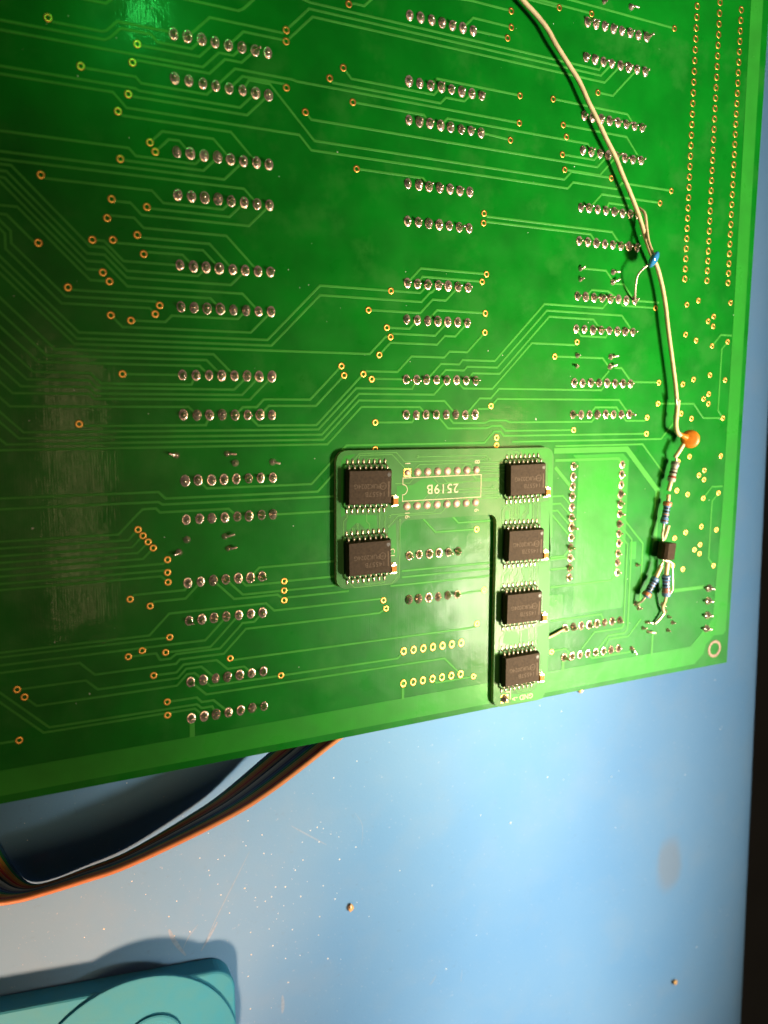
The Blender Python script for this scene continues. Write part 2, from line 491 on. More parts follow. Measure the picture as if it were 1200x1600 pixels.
TRACES=[[0.45,[[-20.9,1.57],[-20.46,1.88],[-12.37,1.88],[-11.64,1.59],[-9.8,-0.25],[-1.26,-0.25],[0.0,0.0]]],[0.45,[[-42.7,3.17],[-12.01,3.17],[-11.14,2.66],[-9.25,0.77],[-4.07,0.77],[-2.95,1.89],[3.19,1.89],[5.08,0.0]]],[0.45,[[-6.13,2.92],[-5.6,3.0],[4.62,3.0],[7.62,0.0]]],[0.45,[[-42.79,4.71],[-8.41,4.71],[5.23,4.71],[8.28,1.65],[11.05,1.65],[12.7,0.0]]],[0.45,[[-7.06,5.91],[-6.51,5.61],[6.43,5.61],[9.43,2.61],[12.63,2.61],[15.24,0.0]]],[0.45,[[-15.94,8.33],[-15.56,8.44],[-6.95,8.44],[-6.01,9.38],[5.86,9.38],[7.62,7.62]]],[0.45,[[-43.09,10.43],[-7.07,10.43],[-6.4,10.72],[12.14,10.72],[15.24,7.62]]],[0.45,[[-7.96,11.7],[-7.41,11.87],[13.53,11.87],[17.78,7.62]]],[0.45,[[-43.15,11.68],[-10.99,11.68],[-8.71,13.96],[24.02,13.96],[26.55,16.5],[28.41,16.5],[74.46,16.5],[90.02,16.5],[91.54,14.98],[104.59,14.98],[106.15,13.41],[121.52,13.41]]],[0.45,[[-9.92,15.02],[-9.46,15.39],[10.31,15.39],[15.24,20.32]]],[0.45,[[7.62,7.62],[11.29,3.95],[22.64,3.95],[23.62,4.15],[28.46,4.15],[74.07,4.15],[75.49,4.15]]],[0.45,[[10.16,7.62],[12.72,5.06],[20.88,5.06],[21.23,5.41]]],[0.45,[[12.7,7.62],[13.97,5.52],[18.09,5.52],[27.22,14.65],[28.41,14.65],[74.4,14.65],[89.0,14.65],[90.99,12.66],[102.3,12.66]]],[0.45,[[11.73,-14.05],[26.37,-10.72],[28.53,-10.72],[73.56,-10.72],[97.91,-10.72],[99.06,-12.7]]],[0.45,[[21.87,-5.16],[26.25,-9.54],[28.52,-9.54],[73.61,-9.54],[98.44,-9.54],[101.6,-12.7]]],[0.45,[[21.84,-3.11],[26.95,-8.22],[28.51,-8.22],[73.65,-8.22],[99.66,-8.22],[104.14,-12.7]]],[0.45,[[2.54,-0.0],[6.69,-4.15],[20.77,-4.15],[21.22,-4.55]]],[0.45,[[10.16,-0.0],[13.05,-2.89],[20.92,-2.89],[21.26,-2.81]]],[0.45,[[-12.53,-6.39],[12.17,-6.39],[13.14,-6.94],[24.99,-18.79]]],[0.45,[[-29.36,-2.84],[-11.65,-2.84],[-0.2,-12.65]]],[0.45,[[35.12,-12.22],[35.85,-12.41],[38.0,-12.41],[49.37,-23.78]]],[0.45,[[60.96,-12.7],[63.46,-15.2],[72.71,-15.2]]],[0.45,[[63.5,-12.7],[71.82,-12.84]]],[0.45,[[47.96,-17.22],[62.91,-18.49],[72.6,-18.49]]],[0.45,[[33.78,0.3],[35.2,1.72],[54.16,1.72],[55.88,0.0]]],[0.45,[[30.78,2.7],[31.19,3.15],[55.79,3.15],[57.11,1.83],[61.67,1.83],[63.5,-0.0]]],[0.45,[[53.34,0.0],[54.94,-1.6],[73.85,-1.6],[75.5,-1.6]]],[0.45,[[36.03,6.09],[51.81,6.09],[53.34,7.62]]],[0.45,[[55.88,7.62],[57.55,5.94],[74.11,5.94],[95.45,5.94],[96.52,7.62]]],[0.45,[[66.04,7.62],[73.26,8.05]]],[0.45,[[25.69,9.88],[26.56,10.75],[28.43,10.75],[74.28,10.75],[98.47,10.75],[101.6,7.62]]],[0.45,[[36.87,18.81],[51.83,18.81],[53.34,20.32]]],[0.45,[[64.7,-21.74],[85.41,-21.74]]],[0.45,[[68.79,-22.29],[94.55,-22.29]]],[0.45,[[73.83,-23.98],[119.88,-23.98]]],[0.45,[[98.29,-5.73],[102.25,-5.73],[109.22,-12.7]]],[0.45,[[85.55,-2.32],[106.9,-2.32],[109.22,-0.0]]],[0.45,[[88.62,2.8],[106.94,2.8],[111.76,7.62]]],[0.45,[[88.68,9.24],[97.44,9.24],[99.06,7.62]]],[0.45,[[89.51,12.47],[99.29,12.47],[104.14,7.62]]],[0.45,[[-23.22,27.4],[-22.77,27.7],[-4.68,27.7],[-2.71,29.66],[8.44,29.66],[10.16,27.94]]],[0.45,[[-43.61,20.81],[-8.54,20.8],[-7.34,22.0],[3.4,22.0],[5.08,20.32]]],[0.45,[[-4.44,18.97],[-2.55,17.08],[6.92,17.08],[10.16,20.32]]],[0.45,[[-3.54,20.46],[-1.39,18.31],[0.53,18.31],[2.54,20.32]]],[0.45,[[-9.85,22.92],[-9.47,23.02],[4.92,23.02],[7.62,20.32]]],[0.45,[[-43.77,24.14],[-8.81,24.14],[8.88,24.14],[12.7,20.32]]],[0.45,[[-43.82,25.4],[-8.84,25.4],[12.7,25.4],[15.24,27.94]]],[0.45,[[-5.33,30.77],[-4.78,30.91],[9.73,30.91],[12.7,27.94]]],[0.45,[[-11.62,30.07],[-11.25,30.25],[-8.61,30.25],[-6.67,32.2],[13.52,32.2],[17.78,27.94]]],[0.45,[[-12.46,33.13],[-12.04,32.83],[-8.03,32.83],[-6.4,34.46],[9.06,34.46],[15.24,40.64]]],[0.45,[[-7.21,35.97],[-6.66,36.24],[5.76,36.24],[10.16,40.64]]],[0.45,[[-11.52,37.24],[-10.95,37.53],[-9.26,37.53],[4.51,37.53],[7.62,40.64]]],[0.45,[[-6.16,38.93],[-5.59,38.69],[0.59,38.69],[2.54,40.64]]],[0.45,[[-14.94,37.35],[-13.47,37.35],[-10.18,40.64],[0.0,40.64]]],[0.45,[[-43.86,26.21],[-28.19,26.21],[-15.9,38.51],[-13.44,38.51],[-9.62,42.32],[3.4,42.32],[5.08,40.64]]],[0.45,[[-43.92,27.18],[-28.93,27.28],[-16.42,39.8],[-13.47,39.8],[-9.69,43.58],[9.76,43.58],[12.7,40.64]]],[0.45,[[-43.9,26.86],[-29.27,28.4],[-16.57,41.1],[-13.62,41.1],[-9.63,45.09],[12.07,45.09],[15.24,48.26]]],[0.45,[[-39.85,19.27],[-16.59,42.53],[-13.91,42.53],[-13.87,42.76]]],[0.45,[[-44.23,32.96],[-27.54,32.96],[-16.09,44.42],[-13.27,44.42]]],[0.45,[[-44.28,33.78],[-29.31,34.41],[-25.31,38.41],[-24.78,38.56]]],[0.45,[[-19.52,46.09],[-18.97,46.33],[-9.57,46.33],[5.69,46.33],[7.62,48.26]]],[0.45,[[-40.16,25.7],[-28.77,37.09],[-28.77,39.11],[-20.36,47.52],[-4.71,47.52],[-4.23,47.92]]],[0.45,[[-39.97,26.64],[-29.72,37.63],[-29.72,40.14],[-21.08,48.78],[-5.81,48.78],[-5.13,49.46]]],[0.45,[[-8.72,51.19],[-2.97,51.19],[-1.75,49.97],[10.99,49.97],[12.7,48.26]]],[0.45,[[-12.41,50.79],[-10.75,52.45],[13.59,52.45],[17.78,48.26]]],[0.45,[[-40.39,31.73],[-18.38,53.75],[17.0,53.75],[28.26,42.49],[43.9,42.49]]],[0.45,[[44.9,42.49],[51.49,42.49],[53.34,40.64]]],[0.45,[[-40.5,33.11],[-18.78,54.83],[17.81,54.83],[28.26,44.38],[51.8,44.38],[53.83,42.34],[54.43,42.09],[55.88,40.64]]],[0.45,[[-40.58,34.46],[-19.23,55.82],[28.23,55.82],[39.49,55.82],[43.21,52.1],[43.91,52.08]]],[0.45,[[44.6,51.79],[44.94,51.38],[55.3,51.38],[58.42,48.26]]],[0.45,[[-40.91,38.49],[-22.5,56.9],[6.1,56.9],[10.16,60.96]]],[0.45,[[-40.98,41.0],[-23.94,58.04],[4.7,58.04],[7.62,60.96]]],[0.45,[[-41.17,43.39],[-25.37,59.19],[3.31,59.19],[5.08,60.96]]],[0.45,[[-10.58,61.0],[0.0,60.96]]],[0.45,[[-41.23,46.04],[-26.32,60.95],[-16.75,60.95],[-14.92,62.78],[1.62,62.78],[2.54,60.96]]],[0.45,[[-41.39,48.27],[-27.38,62.28],[-17.03,62.28],[-15.7,63.61],[10.05,63.61],[12.7,60.96]]],[0.45,[[-41.42,50.52],[-28.44,63.5],[-17.12,63.5],[-15.98,64.64],[11.57,64.64],[15.24,60.96]]],[0.45,[[-41.53,52.99],[-29.81,64.71],[-17.1,64.71],[-16.22,65.59],[13.15,65.59],[17.78,60.96]]],[0.45,[[-41.84,55.53],[-30.36,67.02],[0.98,67.02],[2.54,68.58]]],[0.45,[[-18.74,70.33],[-18.33,70.55],[4.23,70.55],[5.08,68.58]]],[0.45,[[10.16,68.58],[11.71,67.03],[14.52,67.03],[16.08,65.47],[25.98,65.47],[32.63,58.82]]],[0.45,[[15.24,68.58],[17.07,66.74],[27.23,66.74],[33.25,60.72]]],[0.45,[[12.7,68.58],[14.81,70.69],[27.33,70.69],[37.66,60.36]]],[0.45,[[38.31,59.77],[38.75,59.42],[46.1,59.42],[49.5,56.02],[57.69,56.02],[59.02,54.69],[63.62,54.69],[67.82,50.49]]],[0.45,[[-41.84,58.17],[-28.41,71.6],[27.77,71.6],[36.38,63.0],[49.72,63.0],[50.8,60.96]]],[0.45,[[-41.85,60.03],[-29.2,72.67],[28.5,72.67],[36.99,64.17],[55.21,64.17],[58.42,60.96]]],[0.45,[[-42.15,62.85],[-31.29,73.71],[28.85,73.71],[37.01,65.55],[57.93,65.55],[60.96,68.58]]],[0.45,[[-46.36,74.7],[29.78,74.7],[37.57,66.91],[51.67,66.91],[53.34,68.58]]],[0.45,[[2.54,81.28],[4.2,82.94],[26.18,82.94],[34.11,75.01],[68.74,75.01],[71.3,72.45],[73.01,72.45],[74.07,73.5],[117.31,73.5]]],[0.45,[[-46.79,83.25],[-5.19,83.25],[-3.87,84.58],[27.57,84.58],[33.04,79.1]]],[0.45,[[-46.89,85.18],[-5.26,85.18],[-4.51,85.72],[28.1,85.72],[33.59,85.72]]],[0.45,[[40.31,61.0],[40.83,60.96],[48.26,60.96]]],[0.45,[[53.34,60.96],[56.88,57.42],[61.59,57.42],[62.41,56.44],[71.01,56.44],[84.48,42.97],[101.81,42.97],[104.14,40.64]]],[0.45,[[55.88,60.96],[58.12,58.72],[62.87,58.72],[63.7,57.88],[71.74,57.88],[85.2,44.42],[107.92,44.42],[111.76,48.26]]],[0.45,[[63.5,60.96],[65.18,59.28],[72.44,59.28],[85.94,45.78],[99.12,45.78],[101.6,48.26]]],[0.45,[[60.96,60.96],[62.72,62.72],[70.53,62.72],[81.2,52.05],[93.66,52.05],[94.13,51.6]]],[0.45,[[63.5,68.58],[67.18,64.9],[70.15,64.9],[72.38,62.67],[102.43,62.67],[104.14,60.96]]],[0.45,[[66.7,67.28],[69.51,67.28],[70.33,66.67],[72.01,64.99],[108.17,64.99],[111.76,68.58]]],[0.45,[[55.88,68.58],[58.95,71.65],[69.2,71.65],[70.71,71.16],[73.14,71.16],[74.49,72.33],[93.87,72.33]]],[0.45,[[58.42,68.58],[60.29,70.45],[68.73,70.45],[70.02,69.91],[74.44,69.91],[75.57,70.35],[99.83,70.35],[101.6,68.58]]],[0.45,[[41.37,70.22],[49.82,70.22],[50.8,68.58]]],[0.45,[[109.22,68.58],[110.84,70.2],[116.95,70.2],[117.46,69.69]]],[0.45,[[99.06,68.58],[100.8,66.84],[107.48,66.84],[109.22,68.58]]],[0.45,[[76.39,74.91],[122.88,74.91],[126.94,70.85]]],[0.45,[[88.99,76.17],[116.67,76.17],[124.53,84.03]]],[0.45,[[88.44,54.9],[102.48,54.9],[104.4,56.81]]],[0.45,[[106.3,57.15],[108.61,57.15],[111.95,60.49],[120.67,60.49]]],[0.45,[[104.62,57.94],[101.6,60.96]]],[0.45,[[93.98,48.26],[95.57,49.85],[103.13,49.85],[104.14,48.26]]],[0.45,[[94.58,34.12],[102.36,34.12],[105.04,36.8]]],[0.45,[[105.15,36.95],[108.07,36.95],[111.76,40.64]]],[0.45,[[96.52,40.64],[98.26,38.9],[103.25,38.9],[106.68,40.64]]],[0.45,[[106.68,40.64],[108.08,42.04],[118.29,42.04]]],[0.45,[[111.76,40.64],[119.87,40.64]]],[0.45,[[96.52,20.32],[100.15,16.69],[118.04,16.69]]],[0.45,[[101.6,20.32],[102.39,18.43],[108.6,18.43]]],[0.45,[[67.61,24.62],[68.12,24.99],[74.74,24.99],[103.73,24.99],[106.68,27.94]]],[0.45,[[67.58,26.3],[68.15,26.11],[74.78,26.11],[97.23,26.11],[99.06,27.94]]],[0.45,[[48.26,40.64],[51.54,37.36],[67.75,37.36]]],[0.45,[[50.8,40.64],[51.96,39.07],[66.65,39.07]]],[0.45,[[39.68,46.74],[51.54,46.74],[54.54,43.73],[57.87,43.73],[60.96,40.64]]],[0.45,[[43.98,50.17],[48.89,50.17],[50.8,48.26]]],[0.45,[[53.34,48.26],[55.7,45.9],[67.69,45.9]]],[0.45,[[42.09,55.56],[44.36,53.29],[55.8,53.29],[57.74,51.35],[60.41,51.35],[63.5,48.26]]],[0.45,[[-47.19,91.0],[-12.86,91.0],[-8.29,86.43],[-5.75,86.43],[-5.01,87.23],[8.49,87.23],[10.16,88.9]]],[0.45,[[-47.26,92.24],[-11.16,92.24],[-9.6,90.68]]],[0.45,[[-47.32,93.62],[-10.43,93.62],[-8.72,91.91]]],[0.45,[[-47.39,94.82],[-9.43,94.82],[-7.8,93.19]]],[0.45,[[-47.45,96.06],[-8.48,96.06],[-6.87,94.45]]],[0.45,[[-47.52,97.34],[-4.7,97.34],[-4.19,96.9]]],[0.45,[[-47.59,98.67],[-4.74,98.67],[-4.25,98.96]]],[0.45,[[-47.65,99.79],[-5.16,99.79],[-4.23,100.72]]],[0.45,[[-10.83,103.44],[-10.33,102.97],[-0.66,102.97],[0.0,101.6]]],[0.45,[[-7.11,105.17],[-6.61,104.69],[-0.55,104.69],[2.54,101.6]]],[0.45,[[5.08,101.6],[9.27,105.79],[18.54,105.79],[19.57,106.82]]],[0.45,[[20.27,106.95],[20.81,106.61],[34.72,106.61]]],[0.45,[[7.62,101.6],[11.07,105.05],[19.44,105.05]]],[0.45,[[20.44,105.05],[32.09,105.05]]],[0.45,[[10.16,101.6],[11.8,103.24],[19.08,103.24],[19.61,103.14]]],[0.45,[[20.46,103.07],[32.09,103.07]]],[0.45,[[12.7,101.6],[14.57,99.73],[32.09,99.73]]],[0.45,[[17.78,88.9],[32.11,88.9]]],[0.45,[[-48.24,111.34],[-7.79,111.34],[-3.84,107.38],[15.98,107.38],[17.72,109.11],[42.46,109.11],[42.82,109.38]]],[0.45,[[-48.3,112.2],[-4.39,112.2]]],[0.45,[[-48.37,113.69],[3.15,113.69],[7.62,109.22]]],[0.45,[[-4.26,115.19],[4.19,115.19],[10.16,109.22]]],[0.45,[[-11.38,115.11],[-6.63,115.11],[-5.88,116.55],[-3.86,116.55],[-2.74,115.78],[6.14,115.78],[10.9,111.01],[13.45,111.01],[15.24,109.22]]],[0.45,[[-48.44,115.11],[-20.79,115.11],[-18.14,117.77],[-2.79,117.77],[-1.98,116.98],[6.91,116.98],[11.58,112.31],[42.09,112.31],[43.3,111.7]]],[0.45,[[-6.71,119.56],[-2.74,119.56],[-1.31,118.13],[5.41,118.13],[7.57,120.29],[11.07,120.29],[12.7,121.92]]],[0.45,[[-31.26,118.67],[-19.79,118.67],[-17.69,120.77],[-2.5,120.77],[-0.81,119.08],[2.24,119.08],[5.08,121.92]]],[0.45,[[-30.24,120.64],[-28.59,122.29],[-2.72,122.29],[-0.66,120.23],[0.85,120.23],[2.54,121.92]]],[0.45,[[2.54,121.92],[4.0,123.38],[18.54,123.38]]],[0.45,[[19.54,123.38],[46.8,123.38],[47.91,122.27]]],[0.45,[[-0.0,121.92],[3.11,125.03],[58.99,125.03],[63.15,129.19]]],[0.45,[[8.48,118.32],[8.92,118.55],[66.9,118.55],[67.42,118.07]]],[0.45,[[-44.51,108.92],[-26.6,126.83],[1.16,126.83],[2.08,127.76],[4.23,127.76],[5.08,129.54]]],[0.45,[[-44.45,110.87],[-27.65,127.67],[0.67,127.67],[2.54,129.54]]],[0.45,[[-4.24,125.38],[1.17,125.38],[2.13,126.5],[4.58,126.5],[7.62,129.54]]],[0.45,[[-49.09,128.42],[-32.38,128.42]]],[0.45,[[56.23,129.89],[56.96,130.62],[66.61,130.62]]],[0.45,[[52.66,91.59],[56.12,95.05],[66.6,95.05]]],[0.45,[[60.31,91.49],[62.07,93.25],[72.46,93.25]]],[0.45,[[47.59,103.31],[72.76,103.31]]],[0.45,[[47.61,104.72],[72.81,104.72]]],[0.45,[[44.82,106.47],[72.85,106.47]]],[0.45,[[62.2,110.1],[69.07,109.77]]],[0.45,[[88.07,88.35],[91.77,88.35],[94.74,91.32]]],[0.45,[[88.14,90.23],[91.12,90.23],[94.74,93.85]]],[0.45,[[88.2,91.9],[90.26,91.9],[94.74,96.38]]],[0.45,[[88.73,92.9],[94.74,98.91]]],[0.45,[[88.68,103.48],[92.7,103.48],[94.74,101.44]]],[0.45,[[88.73,103.97],[94.74,103.97]]],[0.45,[[88.81,106.5],[94.74,106.5]]],[0.45,[[88.99,110.97],[108.26,110.97],[110.2,109.03]]],[0.45,[[89.36,119.58],[105.37,119.58],[106.7,121.92]]],[0.45,[[99.57,128.02],[103.51,124.08],[112.54,124.08],[113.17,123.45],[113.17,101.88],[110.2,98.91]]],[0.45,[[104.16,129.54],[108.1,125.6],[113.58,125.6],[114.56,124.61],[114.56,100.74],[110.2,96.38]]],[0.45,[[106.7,129.54],[108.39,126.58],[114.9,126.58],[119.03,122.45]]],[0.45,[[118.45,119.04],[118.45,102.1],[110.2,93.85]]],[0.45,[[90.39,127.51],[90.91,127.36],[94.37,127.36],[96.54,129.54]]],[0.45,[[101.62,129.54],[103.03,130.95],[115.98,130.95]]],[0.45,[[121.77,65.84],[133.74,65.84],[137.49,69.59],[144.26,69.59]]],[0.45,[[139.49,50.35],[142.11,47.73],[146.26,47.72]]],[0.45,[[144.45,49.72],[142.77,51.4],[142.77,67.6],[144.41,69.24]]],[0.45,[[139.56,90.76],[142.18,88.14],[146.16,88.14]]],[0.45,[[144.46,90.27],[142.65,92.08],[142.57,92.86],[142.57,108.04],[144.34,109.81]]],[1.0,[[0.05,129.63],[0.05,133.52]]],[0.7,[[48.17,129.17],[48.17,133.24]]],[0.8,[[93.74,129.34],[93.74,133.13]]],[0.6,[[123.47,126.91],[123.47,132.95]]],[1.0,[[130.25,115.86],[141.5,115.86]]],[1.4,[[88.66,77.3],[111.56,77.3],[122.59,88.33],[122.59,90.64],[122.59,104.71]]],[0.7,[[89.13,79.63],[108.87,79.63],[110.31,81.06]]],[0.9,[[89.19,81.29],[94.42,86.52]]]]
VIAS=[[-21.19,1.36],[-6.48,2.86],[-7.42,6.11],[-16.2,8.25],[-8.32,11.59],[-10.22,14.77],[-4.79,19.32],[-3.89,20.81],[-10.1,22.86],[-23.51,27.2],[21.52,-4.81],[21.49,-2.76],[21.47,5.65],[25.34,9.53],[34.64,-12.1],[33.43,-0.05],[30.51,2.39],[35.53,6.09],[36.37,18.81],[73.1,-18.49],[73.21,-15.2],[72.32,-12.85],[73.76,8.08],[85.91,-21.74],[95.05,-22.29],[120.38,-23.98],[97.79,-5.73],[76.0,-1.6],[85.05,-2.32],[75.99,4.15],[88.12,2.8],[89.14,5.26],[88.18,9.24],[89.01,12.47],[102.8,12.66],[122.02,13.41],[-11.87,29.95],[-5.69,30.68],[-12.74,33.33],[-15.44,37.35],[-11.91,37.04],[-7.57,35.78],[-6.53,39.1],[-24.43,38.66],[-13.85,42.91],[-12.77,44.42],[-19.89,45.93],[-3.91,48.18],[-4.78,49.81],[-12.76,50.44],[-9.22,51.19],[67.27,24.38],[67.2,26.43],[68.25,37.36],[67.15,39.07],[44.4,42.49],[39.18,46.74],[43.48,50.17],[68.19,45.9],[68.17,50.14],[118.54,16.69],[118.79,42.04],[94.44,51.3],[44.37,52.07],[41.74,55.91],[32.98,58.47],[33.6,60.37],[38.01,60.01],[39.96,61.02],[70.28,66.62],[40.87,70.22],[72.02,73.89],[72.08,75.64],[40.91,75.98],[-11.08,61.0],[-19.01,70.18],[87.94,54.9],[94.37,72.33],[-9.25,90.33],[-8.37,91.56],[-7.45,92.84],[-6.52,94.1],[-3.85,96.61],[-3.92,99.15],[-3.88,101.07],[-11.16,103.76],[-7.45,105.5],[-11.88,115.11],[-31.76,118.67],[-30.59,120.29],[-3.89,112.2],[-9.25,114.24],[-4.76,115.19],[-7.21,119.56],[-4.74,125.38],[-4.75,128.14],[-31.88,128.42],[19.96,103.07],[19.94,105.05],[19.92,107.17],[8.19,118.16],[19.04,123.38],[67.1,95.05],[43.06,109.55],[43.75,111.48],[69.57,109.75],[67.77,117.75],[67.11,130.62],[90.04,127.61],[129.38,40.58],[133.33,39.31],[144.92,39.26],[139.08,43.07],[137.17,44.4],[139.12,45.58],[129.5,48.11],[133.28,49.47],[139.14,50.7],[144.8,49.37],[139.0,58.24],[133.2,59.47],[129.5,60.77],[144.73,59.48],[139.0,63.23],[137.18,64.51],[139.04,65.76],[121.27,65.84],[129.44,68.34],[133.25,69.68],[144.76,69.59],[117.81,69.34],[117.81,73.5],[133.33,79.72],[144.86,79.78],[129.42,80.98],[139.01,83.52],[137.11,84.83],[139.1,86.07],[129.41,88.61],[133.41,89.85],[139.21,91.11],[144.81,89.92],[121.17,60.49],[139.12,98.85],[133.44,100.11],[129.6,101.38],[144.89,100.1],[139.04,103.83],[137.06,105.1],[139.06,106.35],[129.45,108.89],[133.2,110.17],[144.69,110.16]]
PINS=[[0.0,0.0],[2.54,0.0],[5.08,0.0],[7.62,0.0],[10.16,0.0],[12.7,0.0],[15.24,0.0],[17.78,0.0],[0.0,7.62],[2.54,7.62],[5.08,7.62],[7.62,7.62],[10.16,7.62],[12.7,7.62],[15.24,7.62],[17.78,7.62],[0.0,20.32],[2.54,20.32],[5.08,20.32],[7.62,20.32],[10.16,20.32],[12.7,20.32],[15.24,20.32],[17.78,20.32],[0.0,27.94],[2.54,27.94],[5.08,27.94],[7.62,27.94],[10.16,27.94],[12.7,27.94],[15.24,27.94],[17.78,27.94],[0.0,40.64],[2.54,40.64],[5.08,40.64],[7.62,40.64],[10.16,40.64],[12.7,40.64],[15.24,40.64],[17.78,40.64],[0.0,48.26],[2.54,48.26],[5.08,48.26],[7.62,48.26],[10.16,48.26],[12.7,48.26],[15.24,48.26],[17.78,48.26],[0.0,60.96],[2.54,60.96],[5.08,60.96],[7.62,60.96],[10.16,60.96],[12.7,60.96],[15.24,60.96],[17.78,60.96],[0.0,68.58],[2.54,68.58],[5.08,68.58],[7.62,68.58],[10.16,68.58],[12.7,68.58],[15.24,68.58],[17.78,68.58],[0.0,81.28],[2.54,81.28],[5.08,81.28],[7.62,81.28],[10.16,81.28],[12.7,81.28],[15.24,81.28],[17.78,81.28],[0.0,88.9],[2.54,88.9],[5.08,88.9],[7.62,88.9],[10.16,88.9],[12.7,88.9],[15.24,88.9],[17.78,88.9],[0.0,101.6],[2.54,101.6],[5.08,101.6],[7.62,101.6],[10.16,101.6],[12.7,101.6],[15.24,101.6],[0.0,109.22],[2.54,109.22],[5.08,109.22],[7.62,109.22],[10.16,109.22],[12.7,109.22],[15.24,109.22],[0.0,121.92],[2.54,121.92],[5.08,121.92],[7.62,121.92],[10.16,121.92],[12.7,121.92],[15.24,121.92],[0.0,129.54],[2.54,129.54],[5.08,129.54],[7.62,129.54],[10.16,129.54],[12.7,129.54],[15.24,129.54],[48.26,-12.7],[50.8,-12.7],[53.34,-12.7],[55.88,-12.7],[58.42,-12.7],[60.96,-12.7],[63.5,-12.7],[48.26,0.0],[50.8,0.0],[53.34,0.0],[55.88,0.0],[58.42,0.0],[60.96,0.0],[63.5,0.0],[66.04,0.0],[48.26,7.62],[50.8,7.62],[53.34,7.62],[55.88,7.62],[58.42,7.62],[60.96,7.62],[63.5,7.62],[66.04,7.62],[48.26,20.32],[50.8,20.32],[53.34,20.32],[55.88,20.32],[58.42,20.32],[60.96,20.32],[63.5,20.32],[48.26,27.94],[50.8,27.94],[53.34,27.94],[55.88,27.94],[58.42,27.94],[60.96,27.94],[63.5,27.94],[48.26,40.64],[50.8,40.64],[53.34,40.64],[55.88,40.64],[58.42,40.64],[60.96,40.64],[63.5,40.64],[48.26,48.26],[50.8,48.26],[53.34,48.26],[55.88,48.26],[58.42,48.26],[60.96,48.26],[63.5,48.26],[48.26,60.96],[50.8,60.96],[53.34,60.96],[55.88,60.96],[58.42,60.96],[60.96,60.96],[63.5,60.96],[66.04,60.96],[48.26,68.58],[50.8,68.58],[53.34,68.58],[55.88,68.58],[58.42,68.58],[60.96,68.58],[63.5,68.58],[66.04,68.58],[93.98,-20.32],[96.52,-20.32],[99.06,-20.32],[101.6,-20.32],[104.14,-20.32],[106.68,-20.32],[109.22,-20.32],[111.76,-20.32],[93.98,-12.7],[96.52,-12.7],[99.06,-12.7],[101.6,-12.7],[104.14,-12.7],[106.68,-12.7],[109.22,-12.7],[111.76,-12.7],[93.98,0.0],[96.52,0.0],[99.06,0.0],[101.6,0.0],[104.14,0.0],[106.68,0.0],[109.22,0.0],[111.76,0.0],[93.98,7.62],[96.52,7.62],[99.06,7.62],[101.6,7.62],[104.14,7.62],[106.68,7.62],[109.22,7.62],[111.76,7.62],[93.98,20.32],[96.52,20.32],[99.06,20.32],[101.6,20.32],[104.14,20.32],[106.68,20.32],[109.22,20.32],[111.76,20.32],[93.98,27.94],[96.52,27.94],[99.06,27.94],[101.6,27.94],[104.14,27.94],[106.68,27.94],[109.22,27.94],[111.76,27.94],[93.98,40.64],[96.52,40.64],[99.06,40.64],[101.6,40.64],[104.14,40.64],[106.68,40.64],[109.22,40.64],[111.76,40.64],[93.98,48.26],[96.52,48.26],[99.06,48.26],[101.6,48.26],[104.14,48.26],[106.68,48.26],[109.22,48.26],[111.76,48.26],[93.98,60.96],[96.52,60.96],[99.06,60.96],[101.6,60.96],[104.14,60.96],[106.68,60.96],[109.22,60.96],[111.76,60.96],[93.98,68.58],[96.52,68.58],[99.06,68.58],[101.6,68.58],[104.14,68.58],[106.68,68.58],[109.22,68.58],[111.76,68.58],[49.5,99.9],[52.04,99.9],[54.58,99.9],[57.12,99.9],[59.66,99.9],[62.2,99.9],[49.5,110.1],[52.04,110.1],[54.58,110.1],[57.12,110.1],[59.66,110.1],[62.2,110.1],[94.74,81.2],[94.74,83.73],[94.74,86.26],[94.74,88.79],[94.74,91.32],[94.74,93.85],[94.74,96.38],[94.74,98.91],[94.74,101.44],[94.74,103.97],[94.74,106.5],[94.74,109.03],[110.2,81.2],[110.2,83.73],[110.2,86.26],[110.2,88.79],[110.2,91.32],[110.2,93.85],[110.2,96.38],[110.2,98.91],[110.2,101.44],[110.2,103.97],[110.2,106.5],[110.2,109.03],[94.0,121.92],[96.54,121.92],[99.08,121.92],[101.62,121.92],[104.16,121.92],[106.7,121.92],[109.24,121.92],[111.78,121.92],[94.0,129.54],[96.54,129.54],[99.08,129.54],[101.62,129.54],[104.16,129.54],[106.7,129.54],[109.24,129.54],[111.78,129.54]]
HOLES=[[48.26,121.92],[48.26,129.54],[50.8,121.92],[50.8,129.54],[53.34,121.92],[53.34,129.54],[55.88,121.92],[55.88,129.54],[58.42,121.92],[58.42,129.54],[60.96,121.92],[60.96,129.54],[63.5,121.92],[63.5,129.54]]
